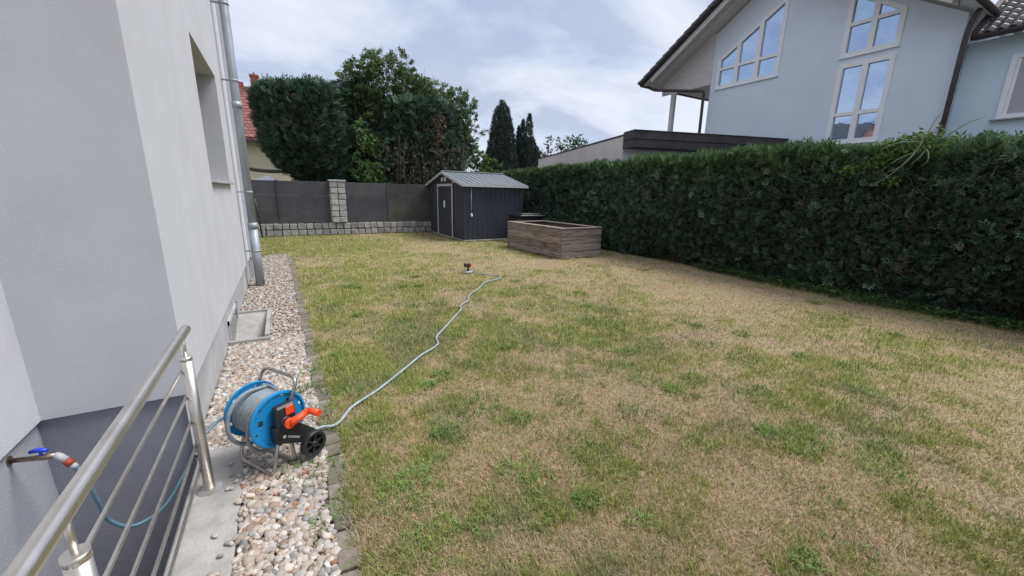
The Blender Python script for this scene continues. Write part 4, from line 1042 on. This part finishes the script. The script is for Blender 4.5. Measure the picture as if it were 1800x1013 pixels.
def leafy(name, label, cat, loc, shoots, leaf, cols, wts, seed, per=26, trunk_r=0.07, group=None, spread=0.22, trunk=True):
    """shrub or tree of upright shoots: each shoot = (base xyz offset, tip xyz offset, n leaves)"""
    T = thing(name, label, cat, loc, 0, group)
    rr = np.random.default_rng(seed); P2, D2 = [], []
    wb = MB(); rnd = random.Random(seed)
    for (b0, t0, nl) in shoots:
        b0 = Vector(b0); t0 = Vector(t0); ln = (t0 - b0).length
        mid_ = b0.lerp(t0, 0.5) + Vector((rnd.gauss(0, .08), rnd.gauss(0, .08), rnd.gauss(0, .05))) * ln * 0.5
        c_ = catmull([b0, mid_, t0], 8)
        wb.tube([Vector(loc) + q for q in c_], [0.004 + 0.012 * (1 - i / len(c_)) for i in range(len(c_))], 5)
        # side twigs
        for k2 in range(max(3, int(ln * 5))):
            f_ = rnd.uniform(0.12, 1.0); q = c_[min(int(f_ * (len(c_) - 1)), len(c_) - 1)]
            tw = Vector((rnd.gauss(0, 1), rnd.gauss(0, 1), rnd.uniform(0.0, 1.1))).normalized() * rnd.uniform(0.5, 1.3) * spread * (1.65 - 0.85 * f_)
            wb.tube([Vector(loc) + q, Vector(loc) + q + tw], [0.005, 0.002], 3, caps=False)
            m2 = max(3, int(nl / max(3, int(ln * 5))))
            for i in range(m2):
                g_ = rnd.uniform(0.15, 1.05)
                P2.append(Vector(loc) + q + tw * g_ + Vector((rnd.gauss(0, .03), rnd.gauss(0, .03), rnd.gauss(0, .03))))
                D2.append(tw.normalized() + Vector((rnd.gauss(0, .7), rnd.gauss(0, .7), rnd.gauss(-0.2, .6))))
    P2 = np.array([q[:] for q in P2]); D2 = np.array([q[:] for q in D2]); n_ = len(P2)
    foliage('crown', P2, D2, rr.uniform(leaf * 0.7, leaf * 1.3, n_), pick_cols(n_, cols, wts, seed + 1), 'leaf', T, 'leaf', 0.25, seed + 2)
    if trunk: wb.tube([Vector(loc) + Vector((0, 0, -0.05)), Vector(loc) + Vector((0.03, 0, 1.4)), Vector(loc) + Vector((0, 0, 2.6))], [trunk_r, trunk_r * 0.8, trunk_r * 0.55], 8)
    wb.build('trunk', 'bark', T)
    return T
def fan(n_, x0, x1, zb, zt, ybase, seed, nl, arch=0.0, bx_=0.35):
    rnd = random.Random(seed); out = []
    for i in range(n_):
        f_ = (i + rnd.uniform(0.1, 0.9)) / n_; x = x0 + (x1 - x0) * f_
        zt_ = zt(f_) + rnd.uniform(-0.30, 0.12)
        out.append(((x * bx_ + rnd.gauss(0, .1), rnd.uniform(-.3, .3) + ybase, zb + rnd.uniform(-.3, .4)), (x + rnd.gauss(0, 0.1), rnd.uniform(-.6, .6) + ybase, zt_), nl))
    return out
GL = [(0.16, 0.24, 0.105), (0.13, 0.20, 0.095), (0.21, 0.29, 0.12), (0.105, 0.165, 0.08), (0.19, 0.19, 0.125)]
leafy('plum_tree', 'tall loose-leaved tree rising above the thujas behind the fence', 'tree', (4.2, 16.9, 0),
      fan(60, -1.85, 1.75, 3.9, lambda f_: 5.80 + 1.05 * math.sin(PI * min(1, f_ * 1.1)), 0, 141, 420, bx_=0.8), 0.10, GL, [3, 3, 2, 2, 0.8], 142, group='loose-leaved trees behind the fence')
leafy('plum_tree', 'loose-leaved tree spreading to the right above the shed roof', 'tree', (6.25, 16.9, 0),
      fan(40, -1.3, 1.35, 3.4, lambda f_: 6.10 - 0.60 * f_, 0, 151, 360, bx_=0.8) + [((0.9, 0, 3.0), (1.95, -.1, 4.3), 160), ((0.9, 0, 2.6), (1.55, 0, 3.6), 320), ((0.9, 0.2, 2.2), (1.45, 0.2, 3.9), 360), ((0.9, 0, 3.2), (1.45, 0, 4.8), 300), ((0.8, 0, 3.6), (1.5, 0.1, 5.6), 260)], 0.10, GL, [3, 3, 2.4, 2, 0.5], 152, group='loose-leaved trees behind the fence')
IV = [(0.085, 0.165, 0.055), (0.11, 0.205, 0.065), (0.065, 0.125, 0.045), (0.15, 0.24, 0.09)]
leafy('laurel_shrub', 'bright green glossy leaved shrub hanging over the fence right of the pillar', 'shrub', (2.85, 15.85, 0),
      fan(8, -0.50, 0.55, 1.5, lambda f_: 2.75 - 0.45 * f_, 0, 161, 120, bx_=0.7), 0.15, IV, [3, 2, 2, 1], 162, trunk=False, group='glossy shrubs among the thujas', spread=0.28)
leafy('laurel_shrub', 'bright green glossy leaved climber in the middle of the dark thujas', 'shrub', (3.0, 16.2, 0),
      fan(9, -0.55, 0.45, 2.9, lambda f_: 3.75, 0, 171, 95, bx_=0.9) + [((0, 0, 0.1), (0, 0, 3.2), 10)], 0.14, IV, [3, 2, 2, 1], 172, trunk=False, group='glossy shrubs among the thujas', spread=0.25)
leafy('laurel_shrub', 'light green climber high on the dark thuja left of the tall tree', 'shrub', (2.95, 16.6, 0),
      fan(9, -0.30, 0.65, 4.2, lambda f_: 6.0 - 0.9 * f_, 0, 181, 220, bx_=0.9) + [((0, 0, 0.1), (0, 0, 4.2), 10)], 0.13, [(0.05, 0.10, 0.035), (0.07, 0.125, 0.04), (0.035, 0.07, 0.028)], [3, 2, 2], 182, trunk=False, group='glossy shrubs among the thujas', spread=0.28)
leafy('hazel_shrub', 'pale yellow-green shrub behind the ridge of the shed roof', 'shrub', (9.3, 19.5, 0),
      fan(15, -1.0, 1.0, 1.2, lambda f_: 3.9 - 0.9 * f_, 0, 191, 420), 0.13, [(0.12, 0.20, 0.05), (0.09, 0.155, 0.045), (0.16, 0.24, 0.065)], [3, 2, 1.5], 192)
CY = [(0.045, 0.068, 0.060), (0.058, 0.085, 0.070), (0.035, 0.054, 0.048), (0.075, 0.092, 0.072)]
def cyp(label, loc, h, w_, seed, n_):
    pr = [(0.3, -0.9 * w_, 0.9 * w_), (h * 0.25, -w_, w_), (h * 0.45, -0.82 * w_, 0.80 * w_), (h * 0.62, -0.60 * w_, 0.64 * w_), (h * 0.80, -0.45 * w_, 0.46 * w_), (h * 0.93, -0.24 * w_, 0.26 * w_), (h, -0.06, 0.06)]
    return profile_tree('cypress_tree', label, loc, pr, n_, 0.26, CY, [3, 3, 3, 1], seed, 1.0, 0.14, 0.16, 'cypresses behind the shed', 1.9)
cyp('tallest broad grey-green cypress behind the shed roof', (15.0, 28, 0), 8.1, 1.62, 201, 6500)
T2 = profile_tree('cypress_tree', 'smaller dark cypress with three pointed leaders beside the tallest one', (17.35, 28, 0),
                  [(0.3, -1.1, 1.1), (2.5, -1.2, 1.15), (4.0, -1.1, 1.0), (4.8, -0.98, 0.75), (5.4, -0.75, 0.5), (5.7, -0.35, 0.40)], 4200, 0.24, CY, [3, 3, 3, 1], 211, 0.9, 0.12, 0.15, 'cypresses behind the shed', 1.9)
rr = np.random.default_rng(215)
for (ox, zt_, w_) in ((0.06, 7.45, 0.36), (-0.50, 6.95, 0.26), (-0.85, 6.45, 0.24), (0.8, 5.1, 0.26)):
    n_ = 700; z = rr.uniform(3.8, zt_, n_); a = rr.uniform(0, 2 * PI, n_)
    rad = w_ * np.clip((zt_ - z) / 1.6, 0.0, 1) ** 0.6 * rr.uniform(0.4, 1.1, n_)
    foliage('leader', np.stack([17.35 + ox + rad * np.cos(a), 28 + rad * np.sin(a), z], 1), np.stack([np.cos(a) * 0.5, np.sin(a) * 0.5, np.full(n_, 1.6)], 1) + rr.normal(0, .3, (n_, 3)), rr.uniform(0.15, 0.3, n_), pick_cols(n_, CY, [3, 3, 3, 1], 216), 'conifer', T2, jit=0.25, seed=217)
leafy('pine_tree', 'small open-crowned pine far behind the garage wall, beside the cypress', 'tree', (27.4, 40, 0),
      [((0, 0, 3 + 0.45 * i), (random.choice((-1, 1)) * (1.7 - 0.17 * i), random.uniform(-.6, .6), 4.2 + 0.5 * i), 62) for i in range(9)] + [((0, 0, 2), (0, 0, 8.2), 60), ((0, 0, 4.5), (0.9, 0, 6.6), 60), ((0, 0, 4.5), (-0.9, 0, 6.2), 60)], 0.24, [(0.05, 0.075, 0.055), (0.065, 0.09, 0.06)], [1, 1], 221, trunk_r=0.12, spread=0.4)
leafy('broadleaf_tree', 'round green tree crown just above the garage roof edge', 'tree', (35.5, 45, 0),
      fan(22, -3.0, 2.8, 4.0, lambda f_: 8.4 + 0.9 * math.sin(PI * f_), 0, 231, 90), 0.36, [(0.06, 0.105, 0.04), (0.08, 0.13, 0.05)], [1, 1], 232, group='far broadleaf trees', trunk_r=0.2, spread=0.7)
leafy('broadleaf_tree', 'low green tree between the cypress and the garage wall', 'tree', (27.0, 42, 0),
      fan(18, -2.4, 3.6, 3.0, lambda f_: 6.3 - 0.4 * f_, 0, 241, 80), 0.34, [(0.08, 0.13, 0.05), (0.06, 0.10, 0.045)], [1, 1], 242, group='far broadleaf trees', trunk_r=0.2, spread=0.6)

# ================================================================== HOUSE BEHIND THE FENCE (far left)
FH = thing('cream_house', 'cream house with red tiled roof and brick chimney behind the fence', 'house', (-2.5, 31, 0))
MB().box(-8, 1.5, 28.0, 36.0, -0.05, 4.35).build('wall', 'cream', FH)
fr_ = MB().prism([(27.6, 4.25), (32.0, 7.75), (36.4, 4.25), (36.4, 4.10), (32.0, 7.58), (27.6, 4.10)], lambda q, d: (d, q[0], q[1]), -8.3, 1.8).build('roof', 'redtile', FH)
tile_me = MB().bevbox(-0.145, 0.145, -0.02, 0.34, 0.0, 0.045, 0.012).mesh('tile')
sl = math.atan2(3.5, 4.4)
for rw in range(17):
    for c_ in range(13):
        t_ = rw * 0.325 + 0.03
        inst('tile', tile_me, 'redtile', fr_, (-2.0 + c_ * 0.30 + (0.15 if rw % 2 else 0) + 2.5 + 0.0, 27.6 + t_ * math.cos(sl) - 31, 4.26 + t_ * math.sin(sl)), (sl - 0.07, 0, 0))
MB().box(-8, 1.5, 27.45, 27.62, 4.02, 4.14).build('gutter', 'brown', FH)
ch = MB().box(-0.93, -0.50, 31.3, 31.8, 6.8, 8.25).box(-0.97, -0.46, 31.26, 31.84, 8.25, 8.36).box(-0.78, -0.66, 31.45, 31.6, 8.36, 8.50).build('chimney', 'chimney', FH)
MB().box(-1.9, -1.35, 31.7, 32.2, 7.2, 7.92).build('chimney', 'chimney', FH)
AW = thing('shade_sail', 'dark sagging shade sail behind the fence below the cream wall', 'shade sail', (-0.4, 19.2, 0))
a_ = MB(); nu = 16; vv = []
for i in range(nu + 1):
    f_ = i / nu; x = -2.6 + 4.2 * f_
    z = 2.95 - 1.45 * math.sin(PI * min(f_ * 0.75 + 0.08, 1)) ** 1.0 * 0.5
    for (yy_, dz) in ((19.0, 0.0), (19.0, -0.13), (20.6, 0.05), (20.6, 0.10)):
        vv.append((x, yy_, z + dz))
a_.add(vv, [(i * 4 + j, (i + 1) * 4 + j, (i + 1) * 4 + (j + 1) % 4, i * 4 + (j + 1) % 4) for i in range(nu) for j in range(4)])
a_.build('cloth', 'awning', AW)
for x in (-2.6, 1.6): MB().tube([(x, 19.0, 0), (x, 19.0, 2.9)], 0.04, 8).build('post', 'blackp', AW)
GR = thing('white_canopy', 'white low canopy top peeking over the dark fence beside the downpipe', 'canopy', (-0.35, 18.0, 0))
cnp = MB(); cnp.add([(-1.1, 17.5, 1.72), (0.15, 17.5, 1.72), (0.15, 18.6, 1.72), (-1.1, 18.6, 1.72), (-0.32, 18.0, 1.97)], [(0, 1, 4), (1, 2, 4), (2, 3, 4), (3, 0, 4), (3, 2, 1, 0)])
cnp.build('cover', 'white', GR)
for x in (-1.05, 0.1):
    for y in (17.55, 18.55): MB().tube([(x, y, -0.03), (x, y, 1.73)], 0.02, 6).build('leg', 'white', GR)

# ================================================================== GARAGE
ga = math.radians(-17)
GA = thing('flat_garage', 'low flat-roofed garage with dark brown fascia behind the hedge', 'garage', (9.0, 9.15, 0), ga)
MB().box(0, 0.03, 0, 8.9, -0.05, 3.22).box(0.03, 5.2, 8.87, 8.9, -0.05, 3.22).build('wall', 'garage', GA, world=False)
MB().box(0.03, 5.2, 0.0, 0.03, -0.05, 3.20).build('front_wall', 'garage_shaded', GA, world=False)
gr_ = MB().bevbox(-0.02, 5.3, -0.02, 8.95, 3.222, 3.275, 0.008).build('roof', 'fascia', GA, world=False)
for q in range(2):
    MB().bevbox(-0.02 - 0.006 * q, 5.25, -0.62 - 0.02 * q, -0.022, 2.86 + q * 0.22, 2.86 + (q + 1) * 0.22 - 0.006, 0.006).build('fascia', 'fascia', GA, world=False)
MB().bevbox(-0.03, 5.25, -0.66, -0.03, 3.298, 3.325, 0.006).build('roof_edge', 'fascia', GA, world=False)

# ================================================================== NEIGHBOUR'S HOUSE
NX = 14.0
NH = thing('gabled_house', 'large pale blue-white gabled house with tall windows behind the hedge', 'house', (NX, 7.0, 0))
ridge_y, ridge_z, slope = 8.05, 8.55, 0.615
def roof_z(y): return ridge_z - slope * abs(y - ridge_y)
yl, yr = 10.08, 3.72
# windows as outlines in (y, z)
W1 = [(9.857, 5.31), (7.77, 5.31), (7.77, 7.50), (9.857, 6.24)]
W2 = [(6.07, 3.10), (4.90, 3.10), (4.90, 5.16), (6.07, 5.16)]
W3 = [(6.09, 5.38), (4.88, 5.38), (4.88, 6.22), (6.09, 6.98)]
gw = MB()
# gable wall cut in vertical strips around the windows
def strip(ya, yb, za, zb):      # za/zb callables or numbers
    z_ = lambda f_, y: f_(y) if callable(f_) else f_
    gw.add([(NX, ya, z_(za, ya)), (NX, yb, z_(za, yb)), (NX, yb, z_(zb, yb)), (NX, ya, z_(zb, ya))], [(0, 3, 2, 1)])
top = lambda y: roof_z(y) - 0.18
lin = lambda p0, p1: (lambda y: p0[1] + (p1[1] - p0[1]) * (y - p0[0]) / (p1[0] - p0[0]))
strip(9.857, yl, -0.05, top)
strip(ridge_y, 9.857, -0.05, 5.31); strip(ridge_y, 9.857, lin(W1[3], W1[2]), top)
strip(7.77, ridge_y, -0.05, 5.31); strip(7.77, ridge_y, lin(W1[3], W1[2]), top)
strip(6.09, 7.77, -0.05, top)
strip(6.07, 6.09, -0.05, 5.38); strip(4.90, 6.07, -0.05, 3.10); strip(4.90, 6.07, 5.16, 5.38); strip(4.88, 4.90, -0.05, 5.38)
strip(4.88, 6.09, lin(W3[3], W3[2]), top); strip(yr, 4.88, -0.05, top)
for yy_ in (yl, yr): gw.add([(NX, yy_, -0.05), (NX + 9, yy_, -0.05), (NX + 9, yy_, top(yy_)), (NX, yy_, top(yy_))], [(0, 1, 2, 3)])
gw.build('wall', 'neigh', NH)
def window(outline, vbars, hbars, slant=None):
    """frame ring + mullions; panes set back, each pane a mesh of its own"""
    ys = [p_[0] for p_ in outline]; zs_ = [p_[1] for p_ in outline]
    ymx, ymn, zmn = max(ys), min(ys), min(zs_)
    topf = lin(outline[3], outline[2])
    fw = 0.085; dep = (NX - 0.03, NX + 0.09)
    f_ = MB()
    def bar(pts): f_.prism(pts, lambda q, d: (d, q[0], q[1]), *dep)
    bar([(ymx + .03, zmn), (ymx - fw, zmn), (ymx - fw, topf(ymx - fw)), (ymx + .03, topf(ymx))])
    bar([(ymn + fw, zmn), (ymn - .03, zmn), (ymn - .03, topf(ymn)), (ymn + fw, topf(ymn + fw))])
    f_.prism([(ymx, zmn - .03), (ymn, zmn - .03), (ymn, zmn + fw), (ymx, zmn + fw)], lambda q, d: (d, q[0], q[1]), NX - 0.027, NX + 0.09)
    f_.prism([(ymx, topf(ymx) - fw), (ymn, topf(ymn) - fw), (ymn, topf(ymn) + .03), (ymx, topf(ymx) + .03)], lambda q, d: (d, q[0], q[1]), NX - 0.024, NX + 0.09)
    for vb in vbars: f_.prism([(vb + 0.065, zmn + fw), (vb - 0.065, zmn + fw), (vb - 0.065, topf(vb - .065) - .02), (vb + 0.065, topf(vb + .065) - .02)], lambda q, d: (d, q[0], q[1]), NX - 0.021, NX + 0.09)
    for hb_ in hbars: f_.prism([(ymx - fw, hb_ - .045), (ymn + fw, hb_ - .045), (ymn + fw, hb_ + .045), (ymx - fw, hb_ + .045)], lambda q, d: (d, q[0], q[1]), NX - 0.018, NX + 0.09)
    wobj = f_.build('window', 'white', NH)
    ycs = [ymx] + list(vbars) + [ymn]; zl = [zmn] + list(hbars) + [None]
    for i in range(len(ycs) - 1):
        for j in range(len(zl) - 1):
            za = zl[j]; zb0, zb1 = (topf(ycs[i]), topf(ycs[i + 1])) if zl[j + 1] is None else (zl[j + 1], zl[j + 1])
            if zb0 - za < 0.02 and zb1 - za < 0.02: continue
            MB().prism([(ycs[i] - .003, za), (ycs[i + 1] + .003, za), (ycs[i + 1] + .003, zb1), (ycs[i] - .003, zb0)], lambda q, d: (d, q[0], q[1]), NX + 0.04, NX + 0.055).build('pane', 'glass', wobj)
    return wobj
window(W1, [9.17, 8.48], [5.93])
window(W2, [5.485], [3.86])
window(W3, [5.485], [6.17])
for (ya, yb, z) in ((7.72, 9.91, 5.275), (4.83, 6.14, 5.345), (4.85, 6.12, 3.065)):
    MB().box(NX - 0.06, NX, ya, yb, z - 0.018, z).build('window_sill', 'white', NH)
# dark room behind the glass
MB().box(NX + 0.5, NX + 0.52, yr + 0.1, yl - 0.1, 0, 5.4).build('room_back', 'core', NH)
# roof planes
RX0, RX1 = NX - 0.95, NX + 9.3
eL, eR = 12.45, 3.45
for (ea, nm) in ((eL, 'l'), (eR, 'r')):
    rp = MB().prism([(ridge_y, ridge_z + 0.12), (ea, roof_z(ea) + 0.12), (ea, roof_z(ea) + 0.02), (ridge_y, ridge_z + 0.02)], lambda q, d: (d, q[0], q[1]), RX0, RX1).build('roof', 'tile_dark', NH)
    # soffit boards under the overhang
    MB().prism([(ridge_y, ridge_z - 0.02), (ea, roof_z(ea) - 0.02), (ea, roof_z(ea) - 0.07), (ridge_y, ridge_z - 0.07)], lambda q, d: (d, q[0], q[1]), RX0 + 0.05, RX1 - 0.1).build('soffit', 'soffit', NH)
    # barge board and rafters
    for (xa, xb, dz) in ((RX0 + 0.06, RX0 + 0.11, 0.21), (RX0 + 0.42, RX0 + 0.54, 0.16)):
        e2 = ea + (0.35 if ea < ridge_y else -0.35)
        MB().prism([(ridge_y, ridge_z - 0.03), (e2, roof_z(e2) - 0.03), (e2, roof_z(e2) - dz), (ridge_y, ridge_z - dz)], lambda q, d: (d, q[0], q[1]), xa, xb).build('barge_board', 'soffit', NH)
    # verge tiles stepping along the gable edge
    vt = MB().bevbox(-0.14, 0.16, -0.20, 0.20, -0.055, 0.055, 0.014).mesh('verge_tile')
    L = abs(ea - ridge_y); nt_ = int(L * math.hypot(1, slope) / 0.34)
    sg = 1 if ea > ridge_y else -1
    for i in range(nt_ + 1):
        y = ridge_y + sg * L * (i + 0.5) / (nt_ + 0.6)
        inst('verge_tile', vt, 'tile_dark', rp, (RX0 - NX, y - 7.0, roof_z(y) + 0.11), (-sg * (math.atan(slope) - 0.10), 0, 0))
    for i in range(14 if sg > 0 else 0):
        inst('eave_tile', vt, 'tile_dark', rp, (RX0 - NX + 0.15 + i * 0.30, ea - 7.0, roof_z(ea) + 0.085), (-sg * math.atan(slope), 0, PI / 2 * 0))
# porch pillar, beam
MB().bevbox(13.88, 14.04, 11.55, 11.71, 0, 5.497, 0.01).build('porch_pillar', 'soffit', NH)
MB().prism([(yl + 0.002, 5.50), (12.25, 5.50), (12.25, roof_z(12.25) - 0.08), (yl + 0.002, roof_z(yl) - 0.08)], lambda q, d: (d, q[0], q[1]), 13.985, 14.05).build('porch_beam', 'soffit', NH)
# gutters and downpipes
def pipe(pts, r_=0.05): return MB().tube(arc(pts, 0.12), r_, 12).build('downpipe', 'brown', NH)
MB().tube([(RX0 + 0.02, 12.47, 5.83), (RX1, 12.47, 5.83)], 0.075, 12).build('gutter', 'brown', NH)
pipe([(13.30, 12.40, 5.78), (13.32, 12.05, 5.60), (13.80, 10.18, 5.28), (13.86, 10.14, 0.0)], 0.052)
MB().tube([(RX0 + 0.02, 3.44, 5.74), (RX1, 3.44, 5.74)], 0.075, 12).build('gutter', 'brown', NH)
pipe([(13.84, 3.50, 5.72), (13.86, 3.62, 5.45), (13.86, 3.64, 5.1), (13.86, 3.64, 0.0)], 0.055)
# wing on the right with glazed tiles
WX_ = 14.45
ww = MB().box(WX_, WX_ + 7, -6.0, yr - 0.01, -0.05, 5.15).build('wing_wall', 'wing', NH)
w4 = MB()
for (ya, yb, za, zb) in ((2.86, 2.95, 3.38, 4.72), (1.50, 1.59, 3.38, 4.72), (1.59, 2.86, 4.63, 4.72), (1.59, 2.86, 3.38, 3.47)):
    w4.box(WX_ - 0.06, WX_ - 0.002, ya, yb, za, zb)
for (ya, yb, za, zb) in ((2.80, 2.858, 3.472, 4.628), (2.20, 2.26, 3.472, 4.628)):
    w4.box(WX_ - 0.035, WX_ - 0.001, ya, yb, za, zb)
w4o = w4.build('window', 'white', NH)
MB().box(WX_ - 0.02, WX_ - 0.004, 2.26, 2.80, 3.47, 4.63).build('roller_blind', 'grey_pl', w4o)
MB().box(WX_ - 0.02, WX_ - 0.004, 1.59, 2.20, 3.47, 4.63).build('roller_blind', 'grey_pl', w4o)
MB().bevbox(WX_ - 0.14, WX_, 1.42, 3.03, 3.345, 3.375, 0.005).build('window_sill', 'sill', NH)
wsl = math.radians(36)
wr = MB().prism([(14.02, 5.20), (18.0, 5.20 + 3.98 * math.tan(wsl)), (18.0, 5.08 + 3.98 * math.tan(wsl)), (14.02, 5.08)], lambda q, d: (q[0], d, q[1]), -6.0, yr - 0.20).build('wing_roof', 'tile_dark', NH)
# pan tile: curved strip
pt_ = MB(); seg = 7; vv = []
for k2, (u, dz) in enumerate(((-0.02, 0.0), (0.25, 0.0))):
    for j in range(seg + 1):
        f_ = j / seg; vv.append((u, (f_ - 0.5) * 0.185, 0.022 * math.sin(2 * PI * f_) + (0.022 if k2 == 0 else 0.0)))
for j in range(seg + 1): vv.append((-0.02, vv[j][1], vv[j][2] - 0.022))
pt_.add(vv, [(j, j + 1, seg + 2 + j, seg + 1 + j) for j in range(seg)] + [(2 * seg + 2 + j, 2 * seg + 3 + j, j + 1, j) for j in range(seg)], True)
ptm = pt_.mesh('pan_tile')
for rw in range(12):
    for c_ in range(24):
        t_ = rw * 0.23 - 0.04
        inst('pan_tile', ptm, 'tile_glaze', wr, (14.02 + t_ * math.cos(wsl) - NX - 0.02, 3.38 - c_ * 0.18 - 7.0, 5.235 + t_ * math.sin(wsl)), (0, -wsl, 0))
MB().tube([(13.95, -6, 5.13), (13.95, yr - 0.15, 5.13)], 0.06, 10).build('gutter', 'brown', NH)
MB().prism([(14.0, 5.16), (18.0, 5.16 + 4.0 * math.tan(wsl)), (18.0, 5.31 + 4.0 * math.tan(wsl)), (14.0, 5.29)], lambda q, d: (q[0], d, q[1]), yr - 0.24, yr - 0.12).build('verge_board', 'brown', NH)

# ================================================================== HOUSES ACROSS THE STREET (seen mirrored in the panes)
for (nm, lab, x, ya, yb, ze, zr, m_) in (('street_house', 'red-roofed house mirrored in the lower window panes of the gabled house', -21.0, 9.0, 17.2, 5.2, 8.3, 'redtile'),
                                        ('street_house', 'dark-roofed house mirrored in the lower window panes of the gabled house', -22.0, 18.3, 24.0, 5.6, 8.9, 'tile_dark')):
    SHo = thing(nm, lab, 'house', (x, (ya + yb) / 2, 0), 0, 'houses across the street')
    MB().box(x - 4, x + 4, ya, yb, -0.05, ze).build('wall', 'cream', SHo)
    MB().prism([(x - 4.4, ze + 0.002), (x + 4.4, ze + 0.002), (x, zr)], lambda q, d: (q[0], d, q[1]), ya - 0.4, yb + 0.4).build('roof', m_, SHo)
